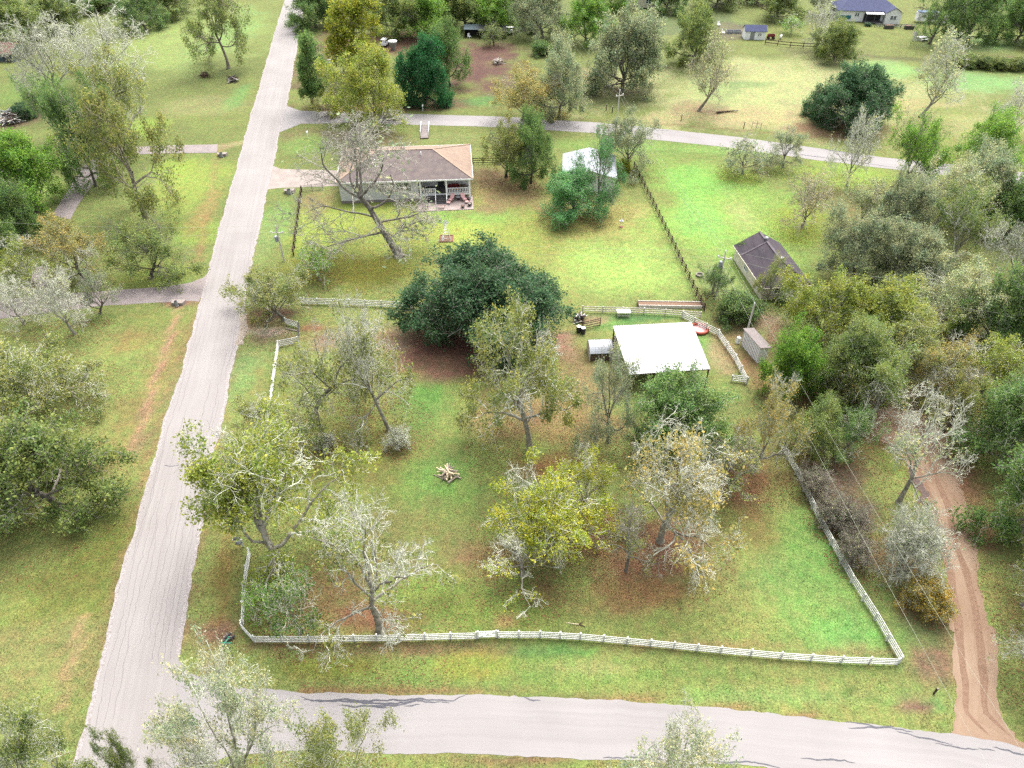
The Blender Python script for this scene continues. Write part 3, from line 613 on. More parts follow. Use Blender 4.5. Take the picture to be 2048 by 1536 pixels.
ARCH_SPEC = {
 'airyA': dict(seed=91, leaves=26000, bare=.3, n=(8, 8, 6, 5), leaf=.0125, fork=.36, limb_el=(10, 80), rmin=.0016, fine=1), 'airyB': dict(seed=92, leaves=15000, bare=.42, n=(7, 8, 6, 5), leaf=.0125, fork=.38, limb_el=(10, 80), rmin=.0018, fine=2),
 'bareA': dict(seed=11, leaves=900, bare=.6, fine=4, rmin=.0019, n=(8, 7, 5, 5), fork=.32, limb_len=.66, wig=.2, limb_el=(10, 78)),
 'bareB': dict(seed=12, leaves=1100, bare=.5, fine=4, rmin=.0019, n=(8, 7, 5, 5), fork=.3, limb_el=(0, 75), wig=.22, limb_len=.7),
 'bareC': dict(seed=13, leaves=2600, bare=.4, fine=3, n=(7, 6, 6, 5), fork=.42, limb_el=(20, 80), wig=.17),
 'pecA': dict(seed=21, leaves=17000, bare=.32, n=(8, 8, 6, 5), limb_el=(5, 80), leaf=.0155), 'pecB': dict(seed=22, leaves=19000, bare=.28, n=(8, 8, 6, 5), limb_el=(0, 78), droop=.10, leaf=.0155),
 'pecC': dict(seed=23, leaves=11500, bare=.42, n=(8, 7, 6, 5), wig=.24, limb_el=(0, 75), fine=1, leaf=.0155), 'pecD': dict(seed=24, leaves=17000, bare=.2, n=(7, 8, 6, 5), fork=.45, limb_from=.6, limb_el=(5, 80), leaf=.0165),
 'fulA': dict(seed=31, leaves=40000, bare=.0, n=(10, 9, 6, 5), limb_el=(-5, 82), leaf=.0165), 'fulB': dict(seed=35, leaves=34000, bare=.08, n=(10, 8, 6, 5), limb_el=(-5, 80), droop=.12, leaf=.0165),
 'fulC': dict(seed=33, leaves=42000, bare=.0, n=(11, 9, 6, 5), fork=.22, limb_el=(-8, 85), limb_len=.58, leaf=.0165),
 'oakA': dict(seed=41, leaves=95000, bare=.0, n=(18, 10, 6, 5), fork=.2, limb_from=.4, limb_el=(-8, 88), limb_len=.66, wig=.16, r0=.045, l2=.6, dome=.80, leaf=.0160), 'oakB': dict(seed=42, leaves=52000, bare=.0, n=(16, 9, 6, 5), fork=.22, limb_from=.4, limb_el=(-5, 88), limb_len=.62, r0=.04, l2=.6, dome=.80, leaf=.022),
 'tall': dict(seed=51, leaves=20000, bare=.03, n=(14, 7, 5, 5), fork=.8, limb_el=(5, 60), limb_len=.28, limb_from=.15, leaf=.019, l2=.6),
 'shrubA': dict(seed=61, leaves=1500, bare=.3, stems=6, fork=.18, n=(8, 6, 5, 4), fine=3, limb_el=(25, 80), limb_len=.7, r0=.03, rmin=.0028, leaf=.028), 'shrubB': dict(seed=62, leaves=19000, bare=.0, stems=5, fork=.15, n=(10, 6, 5, 5), limb_el=(10, 85), limb_len=.7, leaf=.034, rmin=.004),
 'sap': dict(seed=71, leaves=1800, bare=.15, n=(7, 6, 4, 4), fork=.36, leaf=.034, rmin=.003),
 # trees with a trunk of their own (path in units of the height; x to the right of the photo); limbs: place on trunk, azimuth, elevation, length
 'house': dict(seed=81, limbs=[(.3, 20, 5, .27), (.38, 195, -6, .46), (.5, 40, 12, .34), (.6, 170, 15, .5), (.66, -60, -4, .36), (.75, 10, 28, .38), (.85, 130, 35, .5), (.95, 200, 30, .5), (1, 60, 60, .5), (1, 150, 72, .5), (1, -10, 50, .5)], trunk=[(0, 0, 0), (-.06, .03, .12), (-.12, .06, .26), (-.16, .05, .40), (-.20, .02, .52)], n=(9, 7, 5, 5), leaves=500, bare=.5, fine=4, droop=.10, wig=.2, r0=.024, rmin=.0011),
 'centre': dict(seed=82, trunk=[(0, 0, 0), (-.02, 0, .14), (-.06, -.02, .28), (-.13, .0, .42), (-.10, .03, .52)], n=(9, 8, 6, 5), leaves=19000, bare=.32, limb_el=(0, 78), limb_len=.60, droop=.10, limb_from=.4, r0=.030, leaf=.0150),
 'curved': dict(seed=83, trunk=[(0, 0, 0), (-.03, 0, .16), (-.02, 0, .30), (.10, .02, .42), (.26, .03, .52)], n=(8, 7, 5, 5), leaves=3500, bare=.4, fine=3, limb_el=(-10, 65), limb_len=.56, droop=.22, wig=.24, limb_from=.45, rmin=.0014),
 'leaning': dict(seed=84, trunk=[(0, 0, 0), (-.06, 0, .15), (-.13, .02, .30), (-.18, .03, .44)], n=(8, 7, 5, 5), leaves=3200, bare=.4, fine=3, limb_el=(-5, 75), limb_len=.60, droop=.15, wig=.22, limb_from=.5, rmin=.0014),
 'forked': dict(seed=85, limbs=[(.5, 22, 18, .72), (.62, 195, 8, .5), (.7, -70, -8, .4), (.8, 150, 25, .6), (.9, 60, 35, .62), (1, 98, 58, .66), (1, 178, 45, .55), (.95, 20, 50, .55), (1, 120, 75, .5)], trunk=[(0, 0, 0), (-.04, 0, .12), (-.09, .02, .24), (-.10, .05, .36)], n=(9, 8, 6, 5), leaves=22000, bare=.25, droop=.14, wig=.24, r0=.032, l2=.56, leaf=.0145),
 'skeleton': dict(seed=86, limbs=[(.62, 205, 2, .55), (.7, -35, -4, .5), (.75, 12, 8, .66), (.85, 165, 22, .5), (.92, 48, 42, .7), (1, 118, 62, .62), (1, 62, 66, .6), (.97, 5, 45, .55)], trunk=[(0, 0, 0), (.0, 0, .14), (-.02, 0, .28), (0, .02, .40)], n=(8, 6, 5, 4), leaves=900, bare=.6, fine=2, rmin=.0017, droop=.14, wig=.22, r0=.028, l2=.5),
 'golden': dict(seed=87, trunk=[(0, 0, 0), (.0, 0, .14), (.03, 0, .28), (.07, .02, .38)], n=(10, 7, 6, 5), leaves=4200, bare=.4, fine=2, limb_el=(-5, 78), limb_len=.62, droop=.10, wig=.2, limb_from=.35, r0=.030, rmin=.0016),
}
ARCH = {}
def archetype(k):
    if k not in ARCH:
        out, cen = grow(**ARCH_SPEC[k]); ms = []
        for nm, (v, f), mt in zip(("trunk", "branches", "crown"), out, ('bark', 'bark', 'leaf')):
            me = fast_mesh(k + "_" + nm, v, f); me.materials.append(M[mt])
            if nm != "crown": me.polygons.foreach_set("use_smooth", np.ones(len(f), bool))
            ms.append(me)
        ARCH[k] = (ms, cen)
    return ARCH[k]

def fit_height(y, ty, R):
    lo, hi = .6, 34.0
    for _ in range(40):
        h = (lo + hi) / 2
        top = min(row_of(y + R * .82 * math.cos(a), .58 * h + .42 * h * math.sin(a)) for a in [math.pi * k / 16 for k in range(17)])
        if top > ty: lo = h
        else: hi = h
    return h
BARKS = {'pale': ((.22, .205, .175), (.50, .50, .43)), 'grey': ((.15, .135, .12), (.30, .285, .25)), 'dark': ((.075, .066, .056), (.15, .145, .12)), 'tan': ((.17, .15, .12), (.36, .33, .25)), 'mix': ((.13, .12, .10), (.36, .36, .295)), 'brown': ((.13, .11, .095), (.22, .19, .165))}
LEAFC = {'silver': K(192, 198, 166, 1.35), 'olive': K(148, 156, 90, 1.36), 'green': K(116, 148, 86, 1.36), 'dark': K(80, 116, 82, 1.36), 'deep': K(62, 122, 76, 1.36), 'pale': K(176, 184, 142, 1.36), 'yellow': K(168, 176, 62, 1.36), 'ygreen': K(154, 166, 76, 1.36), 'gold': K(176, 166, 104, 1.36), 'lime': K(126, 168, 70, 1.36), 'grey': K(156, 168, 136, 1.36), 'emerald': K(108, 162, 104, 1.36), 'moss': K(134, 152, 88, 1.36), 'orange': K(188, 168, 86, 1.36)}
def tree(name, label, bx, by, ty, cw, kind, leaf='olive', bark='mix', rot=None, group=None, cat='tree', shift=None):
    p = G(bx, by); R = cw * mpp(p.y, 5.0); h = fit_height(p.y, ty, R)
    ms, cen = archetype(kind)
    rr = random.Random(int(bx * 7 + by * 13))
    t = thing(name, label, cat, (p.x, p.y, -.05), rr.uniform(0, 6.28) if rot is None else rot, group)
    v = 1 + rr.uniform(-.10, .10)
    for nm, me, c_ in zip(("trunk", "branches", "crown"), ms, (*BARKS[bark], LEAFC[leaf])):
        o = new_obj(nm, me, t); o.scale = (R, R, h); o.color = (c_[0] * v, c_[1] * v, c_[2] * v, 1)
    return t
T = tree
GL, GF, GB, GR = 'trees west of the main road', 'trees in the fenced lot', 'trees beyond the lane', 'trees of the wood beside the dirt track'
# west of the road, far to near
T('bare_tree', "pale lichen-grey bare tree beside the rusty-roofed shed", 118, 205, 25, 88, 'bareA', 'grey', 'pale', 0.4, GL)
T('bare_tree', "pale bare tree in front of the white-roofed building in the far corner", 225, 165, 2, 92, 'bareB', 'grey', 'pale', 1.9, GL)
T('leafy_tree', "pecan-like tree with long clean trunk standing alone on the far lawn", 457, 137, -35, 72, 'pecD', 'moss', 'tan', 0.7, GL)
T('leafy_tree', "olive tree with dark leaning trunk rising over the curved driveway", 255, 307, 90, 100, 'pecC', 'olive', 'mix', 2.2, GL)
T('leafy_tree', "tall straight grey trunk with spreading olive crown near the curved driveway", 292, 436, 175, 98, 'pecD', 'olive', 'tan', 3.6, GL)
T('leafy_tree', "green-leaved tree leaning with forked trunk over the curved driveway slabs", 192, 372, 165, 62, 'fulB', 'green', 'mix', 5.1, GL)
T('leafy_tree', "thin green tree behind the curved driveway", 127, 290, 135, 50, 'pecA', 'green', 'grey', 1.1, GL)
T('leafy_tree', "bright green leafy tree beside the grey house at the edge of the photo", 75, 425, 262, 76, 'fulA', 'lime', 'dark', 0.2, GL)
T('leafy_tree', "dark green tree in front of the grey house at the edge of the photo", 40, 500, 360, 60, 'fulC', 'green', 'dark', 2.9, GL)
T('leafy_tree', "golden-olive tree above the parking pad of the western driveway", 168, 560, 425, 78, 'pecB', 'gold', 'mix', 4.0, GL)
T('leafy_tree', "yellow-green tree with bare tips beside the parking pad", 62, 585, 470, 80, 'pecC', 'ygreen', 'pale', 0.9, GL)
T('leafy_tree', "small dark crooked tree in a mulch ring by the western driveway", 303, 556, 432, 86, 'pecA', 'moss', 'dark', 5.5, GL)
T('bare_tree', "white bare tree at the edge of the photo on the western driveway", 48, 648, 520, 66, 'bareB', 'pale', 'pale', 3.3, GL)
T('bare_tree', "pale bare tree hanging over the middle of the western driveway", 150, 668, 530, 70, 'bareA', 'pale', 'pale', 2.4, GL)
T('bare_tree', "small grey bare tree nearest the road on the western driveway", 200, 626, 535, 42, 'bareC', 'grey', 'grey', 0.3, GL)
T('leafy_tree', "pale green broad tree below the western driveway", 55, 850, 660, 125, 'pecB', 'olive', 'pale', 1.6, GL)
T('leafy_tree', "olive tree with bare drooping tips reaching towards the worn footpath", 150, 790, 690, 92, 'pecC', 'olive', 'pale', 4.4, GL)
T('leafy_tree', "large dark tree with twisted white limbs beside the worn footpath", 118, 1015, 800, 165, 'fulB', 'moss', 'grey', 0.8, GL)
T('leafy_tree', "dense mossy tree cut by the edge of the photo below the twisted one", 5, 1000, 820, 95, 'fulA', 'moss', 'grey', 2.7, GL)
T('leafy_tree', "green tree top in the near corner of the photo", 120, 1640, 1400, 120, 'airyA', 'moss', 'pale', 1.2, GL)
T('leafy_tree', "small green tree top poking into the near end of the main road", 305, 1610, 1462, 50, 'airyA', 'moss', 'dark', 2.0, GL)
T('leafy_tree', "broad pale grey-green tree top over the road junction", 490, 1640, 1345, 120, 'airyB', 'silver', 'pale', 3.9, GL)
T('leafy_tree', "olive tree top with white bare limbs beside the road junction", 690, 1630, 1375, 110, 'airyA', 'olive', 'pale', 5.2, GL)
T('leafy_tree', "sparse pale tree top over the near road", 1345, 1650, 1385, 125, 'airyB', 'silver', 'pale', 0.6, GL)
T('leafy_tree', "olive tree behind the rusty-roofed shed", 40, 95, -10, 60, 'fulA', 'moss', 'grey', 0.1, GL)
T('leafy_tree', "green tree between the rusty shed and the white-roofed building", 112, 62, -25, 55, 'fulC', 'moss', 'grey', 4.1, GL)
T('leafy_tree', "dark green tree beside the white-roofed building in the far corner", 292, 60, -20, 52, 'fulB', 'green', 'grey', 1.4, GL)
T('leafy_tree', "olive tree at the far edge above the pale lawn", 345, 30, -40, 50, 'fulA', 'moss', 'grey', 2.5, GL)
# fenced lot
T('bare_tree', "big bare grey tree with leaning trunk in front of the brown-roofed house", 800, 512, 246, 138, 'house', 'grey', 'grey', 0.0, GF)
T('oak_tree', "huge dark green live oak dome in the middle of the photo", 992, 658, 482, 158, 'oakA', 'dark', 'grey', 0.5, GF)
T('leafy_tree', "olive tree with curving bare trunk in front of the big oak", 1060, 903, 605, 112, 'centre', 'olive', 'pale', 0.0, GF)
T('bare_tree', "bare tree whose black trunk bends over to one side", 648, 872, 640, 100, 'curved', 'olive', 'mix', 0.0, GF)
T('bare_tree', "bare leaning tree beside the one with the bent black trunk", 778, 860, 600, 82, 'leaning', 'olive', 'pale', 0.0, GF)
T('leafy_tree', "yellow-olive tree with white forked limbs by the mailbox", 575, 1135, 868, 160, 'forked', 'ygreen', 'pale', 0.0, GF)
T('bare_tree', "bare white-branched tree standing just inside the front fence", 760, 1262, 985, 150, 'skeleton', 'olive', 'pale', 0.0, GF)
T('leafy_tree', "yellow-green tree beside the pile of peeled logs", 1088, 1080, 902, 128, 'pecB', 'yellow', 'pale', 0.4, GF)
T('leafy_tree', "half-bare yellow tree with white limbs between the yellow-green and golden trees", 1168, 1045, 892, 80, 'pecC', 'yellow', 'pale', 2.2, GF)
T('bare_tree', "low half-bare tree below the yellow-green one", 1045, 1150, 1040, 98, 'skeleton', 'yellow', 'pale', 1.0, GF)
T('bare_tree', "golden half-bare tree standing in brown leaf litter", 1320, 1082, 850, 130, 'golden', 'gold', 'pale', 0.0, GF)
T('bare_tree', "small bare tree in the middle of the brown leaf litter", 1252, 1142, 985, 66, 'skeleton', 'olive', 'grey', 2.0, GF)
T('leafy_tree', "thin grey-olive tree beside the small curved-roof coop", 1215, 885, 690, 72, 'pecC', 'grey', 'mix', 2.6, GF)
T('leafy_tree', "green tree against the front edge of the white barn roof", 1345, 880, 728, 98, 'fulA', 'green', 'mix', 3.0, GF)
T('leafy_tree', "olive half-bare tree by the end of the white corral fence", 1505, 945, 745, 72, 'pecC', 'gold', 'pale', 0.5, GF)
T('bare_tree', "grey bare tree inside the bend of the side fence", 1465, 975, 850, 70, 'bareC', 'olive', 'grey', 4.6, GF)
T('leafy_tree', "round olive tree at the gate beside the main road", 568, 640, 512, 86, 'pecA', 'olive', 'mix', 2.2, GF)
T('bare_tree', "low pale tree over the roadside stretch of white fence", 540, 890, 770, 92, 'pecC', 'olive', 'pale', 5.0, GF)
T('leafy_tree', "slender green sapling by the front corner of the white fence", 540, 1245, 1150, 38, 'sap', 'lime', 'pale', 1.0, GF)
T('leafy_tree', "slender green tree just inside the front fence beside the bare white one", 602, 1268, 1120, 55, 'sap', 'green', 'pale', 3.0, GF)
T('bare_tree', "pale bare tree behind the white fence near the big oak", 735, 790, 590, 60, 'bareB', 'olive', 'pale', 0.2, GF)
T('leafy_tree', "young green tree beside the brown roadside fence", 640, 560, 478, 40, 'sap', 'lime', 'pale', 0.7, GF)
# behind the lane and by the house
T('leafy_tree', "dark green pointed tree behind the green street sign by the lane", 627, 214, 60, 34, 'tall', 'green', 'dark', 0.3, GB)
T('leafy_tree', "bright yellow tree among the green ones across the lane", 690, 150, -15, 52, 'tall', 'yellow', 'pale', 1.3, GB)
T('leafy_tree', "olive-yellow leafy tree overhanging the lane", 752, 250, 88, 80, 'fulB', 'ygreen', 'tan', 2.1, GB)
T('leafy_tree', "small olive tree beside the pointed dark green one", 680, 228, 140, 42, 'pecA', 'olive', 'tan', 3.3, GB)
T('evergreen_tree', "deep emerald rounded evergreen tree on the lane's brown bank", 850, 206, 72, 50, 'oakB', 'deep', 'dark', 0.9, GB)
T('leafy_tree', "olive green tree right behind the emerald evergreen", 900, 172, 38, 44, 'fulA', 'green', 'dark', 1.7, GB)
T('leafy_tree', "dark green tree at the far end of the main road", 632, 55, -45, 52, 'fulC', 'green', 'dark', 2.4, GB)
T('leafy_tree', "dark olive tree sheltering the dark carport", 790, 72, -30, 62, 'fulB', 'moss', 'dark', 3.6, GB)
T('leafy_tree', "light green tree beside the dark carport", 850, 78, -25, 50, 'fulA', 'lime', 'dark', 0.2, GB)
T('leafy_tree', "green tree at the far edge above the brown yard", 930, 55, -40, 52, 'fulC', 'moss', 'dark', 5.0, GB)
T('leafy_tree', "yellow-green tree over the dark shed in the brown yard", 985, 62, -20, 46, 'fulA', 'lime', 'dark', 4.2, GB)
T('leafy_tree', "grey-green rounded tree at the far edge beside the brown yard", 1085, 75, -30, 62, 'fulB', 'grey', 'grey', 1.0, GB)
T('leafy_tree', "slim dark tree standing in the brown yard", 988, 92, 40, 26, 'sap', 'moss', 'dark', 1.0, GB)
T('leafy_tree', "golden-olive tree by the lane above the house's dark fence", 1045, 240, 118, 72, 'pecB', 'gold', 'tan', 0.4, GB)
T('leafy_tree', "grey-green tree by the lane beside the golden-olive one", 1118, 235, 68, 55, 'fulB', 'grey', 'grey', 2.8, GB)
T('leafy_tree', "big grey-green round tree by the lane's utility pole", 1245, 182, 5, 80, 'fulC', 'grey', 'grey', 1.5, GB)
T('leafy_tree', "bright green tree behind the big grey-green round one", 1170, 88, -15, 48, 'fulA', 'lime', 'grey', 3.9, GB)
T('bare_tree', "half-bare pale tree with tall trunk alone in the pasture", 1397, 222, 62, 50, 'bareC', 'pale', 'tan', 0.8, GB)
T('leafy_tree', "olive tree behind the half-bare pasture tree", 1385, 128, 2, 56, 'fulB', 'moss', 'dark', 2.3, GB)
T('oak_tree', "dark green live oak dome alone in the far pasture", 1690, 246, 122, 84, 'oakA', 'dark', 'grey', 2.0, GB)
T('leafy_tree', "rounded olive tree at the brown rail fence of the far pasture", 1668, 122, 32, 46, 'fulC', 'moss', 'tan', 0.1, GB)
T('bare_tree', "pale bare leaning tree at the end of the brown rail fence", 1632, 98, -10, 40, 'bareB', 'pale', 'pale', 2.0, GB)
T('bare_tree', "tall pale bare tree with forked trunks in the far pasture", 1840, 235, 60, 56, 'bareC', 'pale', 'pale', 1.1, GB)
T('bare_tree', "white bare tree across the lane from the dark live oak", 1693, 372, 218, 44, 'bareA', 'pale', 'pale', 2.7, GB)
T('leafy_tree', "light green tree with dark forked trunk beside the lane", 1808, 388, 212, 68, 'pecA', 'lime', 'dark', 0.3, GB)
T('bare_tree', "pale bare tree at the pasture's edge of the photo", 2012, 280, 135, 55, 'bareB', 'pale', 'pale', 4.3, GB)
T('leafy_tree', "light green tree below the pale bare one at the pasture's edge", 1965, 345, 225, 65, 'fulB', 'lime', 'mix', 5.6, GB)
T('leafy_tree', "green tree with dark leaning trunk by the white trailers", 1858, 88, -40, 52, 'pecB', 'green', 'dark', 1.4, GB)
T('leafy_tree', "dark green tree with slanting trunk behind the white trailers", 1935, 85, -40, 58, 'fulB', 'green', 'dark', 0.6, GB)
T('leafy_tree', "dark tree in the far corner beyond the hedge", 2030, 85, -30, 50, 'fulC', 'green', 'dark', 2.9, GB)
T('leafy_tree', "small bright yellow-green tree by the far paddock", 1582, 68, 26, 24, 'sap', 'lime', 'pale', 1.0, GB)
T('leafy_tree', "dark olive tree over the far paddock", 1555, 38, -30, 42, 'fulA', 'moss', 'grey', 3.0, GB)
T('leafy_tree', "olive tree behind the dark yard fence at the house's corner", 1012, 354, 228, 58, 'pecB', 'olive', 'dark', 0.4, GF)
T('leafy_tree', "dark green tree between the house and the pale metal workshop", 1062, 366, 214, 52, 'fulB', 'green', 'dark', 2.9, GF)
T('leafy_tree', "bright green tree covering the front of the pale metal workshop", 1150, 434, 335, 62, 'fulA', 'emerald', 'grey', 1.5, GF)
T('leafy_tree', "emerald tree at the corner of the pale metal workshop", 1200, 420, 250, 58, 'pecC', 'emerald', 'grey', 3.5, GF)
T('leafy_tree', "grey-olive tree beside the lane behind the pale metal workshop", 1258, 338, 212, 62, 'pecB', 'grey', 'mix', 5.0, GF)
T('leafy_tree', "small thin pale tree alone on the bright green field", 1485, 348, 262, 46, 'sap', 'grey', 'grey', 0.9, GF)
T('leafy_tree', "sparse green tree by the lane on the bright green field", 1566, 335, 252, 52, 'pecC', 'grey', 'mix', 2.2, GF)
T('bare_tree', "tan bare round tree above the purple-roofed cottage", 1603, 455, 338, 66, 'bareA', 'gold', 'tan', 3.8, GF)
T('leafy_tree', "small tree around the pole near the purple-roofed cottage", 1428, 598, 520, 36, 'pecA', 'green', 'mix', 1.2, GF)
T('leafy_tree', "grey twiggy tree against the wall of the purple-roofed cottage", 1530, 606, 505, 40, 'pecC', 'olive', 'mix', 0.2, GF)
for lab, x, y, ty, cw, k, c_ in (("leafy tree at the far edge just right of the main road", 665, 25, -45, 45, 'fulB', 'moss'), ("leafy tree filling the far edge behind the bright yellow one", 740, 30, -45, 50, 'fulA', 'green'), ("leafy tree at the far edge behind the light green carport tree", 880, 30, -50, 50, 'fulC', 'moss'), ("tall tree at the far edge between brown yard and grey-green trees", 1030, 35, -50, 48, 'fulA', 'moss'), ("leafy tree behind the far pale house with steps", 1225, 20, -50, 50, 'fulB', 'lime'), ("tree at the far edge above the pale house's lawn", 1330, 25, -45, 42, 'fulC', 'green'), ("tree at the far edge above the paddock", 1430, 15, -50, 48, 'fulA', 'moss'), ("tree at the far edge above the small white shed", 1515, 5, -55, 45, 'fulB', 'green'), ("tree beside the far blue-roofed house's end wall", 1640, 30, -35, 34, 'pecB', 'grey'), ("dark tree at the far edge near the photo corner", 1990, 40, -45, 55, 'fulB', 'green'), ("olive tree filling the photo's corner behind the rusty shed", 5, 60, -40, 60, 'fulC', 'moss'), ("green tree at the far edge left of the white-roofed building", 150, 30, -45, 48, 'fulA', 'green'), ("leafy tree at the far edge above the pale bare trees", 235, 15, -55, 50, 'fulB', 'moss')):
    T('leafy_tree', lab, x, y, ty, cw, k, c_, 'grey', None, GB)
# wood on the east side
W = [(1725, 470, 345, 62, 'pecA', 'pale', 'grey', "pale tree at the top corner of the wood nearest the lane's white bare tree"), (1790, 500, 352, 66, 'fulB', 'grey', 'grey', "grey-green tree of the wood above the yellow-green group"),
 (1705, 560, 420, 72, 'fulB', 'grey', 'grey', "grey-olive tree of the wood touching the cottage's roof corner"), (1868, 450, 300, 78, 'pecB', 'pale', 'pale', "pale feathery tree of the wood where it meets the lane"),
 (1945, 440, 295, 70, 'fulB', 'grey', 'pale', "feathery grey-green tree hiding the lane's end"), (2015, 470, 330, 70, 'fulC', 'green', 'grey', "dark green tall tree at the edge of the photo above the grey one"),
 (1905, 530, 360, 70, 'pecB', 'moss', 'pale', "mossy tree with white dead limbs in the upper wood"), (2020, 590, 390, 72, 'bareA', 'grey', 'pale', "blue-grey bare tree at the edge of the photo in the upper wood"),
 (1795, 590, 455, 78, 'fulA', 'grey', 'grey', "dull green tree in the very middle of the wood"), (1880, 650, 500, 90, 'pecB', 'pale', 'pale', "pale green broad tree of the wood with white twigs"),
 (1640, 690, 540, 85, 'fulB', 'ygreen', 'pale', "yellow-green tree beside the cottage's gable"), (1735, 700, 560, 82, 'fulA', 'ygreen', 'pale', "yellow-green tree in the middle of the yellow-green group"),
 (1810, 700, 600, 62, 'pecA', 'ygreen', 'pale', "yellow-green tree of the group nearest the photo's edge"), (1985, 700, 520, 80, 'fulC', 'green', 'pale', "dark green tree of the wood at the edge of the photo"),
 (1572, 792, 645, 62, 'fulC', 'lime', 'dark', "rich green tree beside the little pink-walled shed"), (1665, 800, 650, 72, 'fulA', 'moss', 'pale', "green tree with yellow tips below the yellow-green group"),
 (1740, 845, 715, 92, 'skeleton', 'gold', 'pale', "white twisted bare tree over the head of the dirt track"), (1850, 800, 655, 88, 'pecC', 'gold', 'pale', "tan half-bare tree over the head of the dirt track"),
 (1950, 800, 665, 85, 'pecB', 'ygreen', 'pale', "olive-yellow tree of the wood right of the dirt track's head"), (1882, 870, 735, 70, 'pecC', 'olive', 'dark', "tree with black leaning trunk on the bank of the dirt track"),
 (2030, 860, 690, 80, 'fulB', 'moss', 'pale', "olive tree at the edge of the photo above the dark green mass"), (1998, 930, 760, 88, 'fulA', 'green', 'pale', "feathery green tree on the outer bend of the dirt track"),
 (2040, 1060, 845, 105, 'fulC', 'green', 'pale', "big dark green tree on the outer bend of the dirt track"), (1797, 1005, 770, 98, 'skeleton', 'pale', 'pale', "tall white bare tree with straight trunk between fence and dirt track"),
 (1620, 905, 790, 62, 'fulB', 'moss', 'grey', "green undergrowth tree beside the upper side fence"), (1688, 900, 800, 52, 'pecA', 'green', 'pale', "small green tree between the side fence and the dirt track"),
 (1700, 800, 635, 88, 'fulB', 'moss', 'pale', "mossy tree over the very head of the dirt track"), (1805, 775, 620, 92, 'pecB', 'olive', 'pale', "olive tree with white twigs closing the head of the dirt track"),
 (2045, 1210, 1045, 90, 'pecC', 'olive', 'pale', "half-bare olive tree at the edge of the photo beside the dirt track"), (2075, 1330, 1130, 110, 'bareB', 'pale', 'pale', "white bare branches reaching in from the edge beside the dirt track")]
for bx, by, ty, cw, kind, lf, bk, lab in W:
    T('bare_tree' if kind in ('bareA', 'bareB', 'skeleton') else 'leafy_tree', lab, bx, by, ty, cw, kind, lf, bk, None, GR)
# shrubs
S = [('bare_shrub', "silvery bare shrub between the side fence and the dirt track", 1800, 1150, 1020, 72, 'shrubA', 'grey', 'pale'), ('leafy_shrub', "orange-yellow shrub beside the silvery bare one", 1845, 1215, 1150, 42, 'shrubB', 'orange', 'pale'),
 ('bare_shrub', "brown twiggy shrub at the upper end of the side fence", 1625, 985, 930, 42, 'shrubA', 'grey', 'brown'), ('bare_shrub', "brown twiggy shrub leaning on the middle of the side fence", 1660, 1048, 990, 44, 'shrubA', 'grey', 'brown'), ('bare_shrub', "brown twiggy shrub at the lower end of the brown hedge", 1703, 1122, 1062, 44, 'shrubA', 'grey', 'brown'), ('bare_shrub', "brown twiggy shrub on the track side of the brown hedge", 1694, 1060, 1002, 42, 'shrubA', 'grey', 'brown'),
 ('leafy_shrub', "dark green shrub in front of the cottage by the leaning pole", 1472, 636, 580, 42, 'shrubB', 'green', 'dark'), ('leafy_shrub', "bright green bush at the cottage's back corner", 1481, 520, 484, 13, 'shrubB', 'lime', 'dark'), ('leafy_shrub', "dark bush against the cottage's gable wall", 1570, 600, 562, 20, 'shrubB', 'green', 'dark'),
 ('leafy_shrub', "yellow bush behind the pale metal workshop", 1248, 345, 318, 14, 'shrubB', 'yellow', 'dark'), ('leafy_shrub', "dark green brush beside the rubbish heap at the edge of the photo", 50, 238, 205, 22, 'shrubB', 'dark', 'dark'),
 ('leafy_shrub', "small green bush below the deep emerald tree's yard", 1083, 110, 80, 20, 'shrubB', 'green', 'dark'), ('leafy_shrub', "round clipped bush in front of the far blue-roofed house", 1735, 52, 44, 7, 'shrubB', 'dark', 'dark'),
 ('leafy_shrub', "leafy bush under the white barn's front tree", 1300, 890, 850, 34, 'shrubB', 'green', 'dark'), ('bare_shrub', "pink-grey twiggy sprouts at the foot of the bent black trunk", 652, 892, 862, 26, 'shrubA', 'grey', 'pale'), ('bare_shrub', "pale twiggy sprouts below the bare leaning tree", 800, 895, 850, 28, 'shrubA', 'grey', 'pale')]
for nm, lab, bx, by, ty, cw, kind, lf, bk in S:
    T(nm, lab, bx, by, ty, cw, kind, lf, bk, None, 'shrubs', 'shrub')
for k, (bx, by) in enumerate([(1905, 132), (1935, 134), (1965, 136), (1995, 138), (2030, 140)]):
    T('leafy_shrub', ["hedge bush nearest the tall forked bare tree along the pasture's far side", "second hedge bush along the pasture's far side", "middle hedge bush along the pasture's far side", "fourth hedge bush along the pasture's far side", "hedge bush at the photo's edge along the pasture's far side"][k], bx, by, by - 26, 20, 'shrubB', 'moss', 'dark', None, 'hedge bushes', 'shrub')
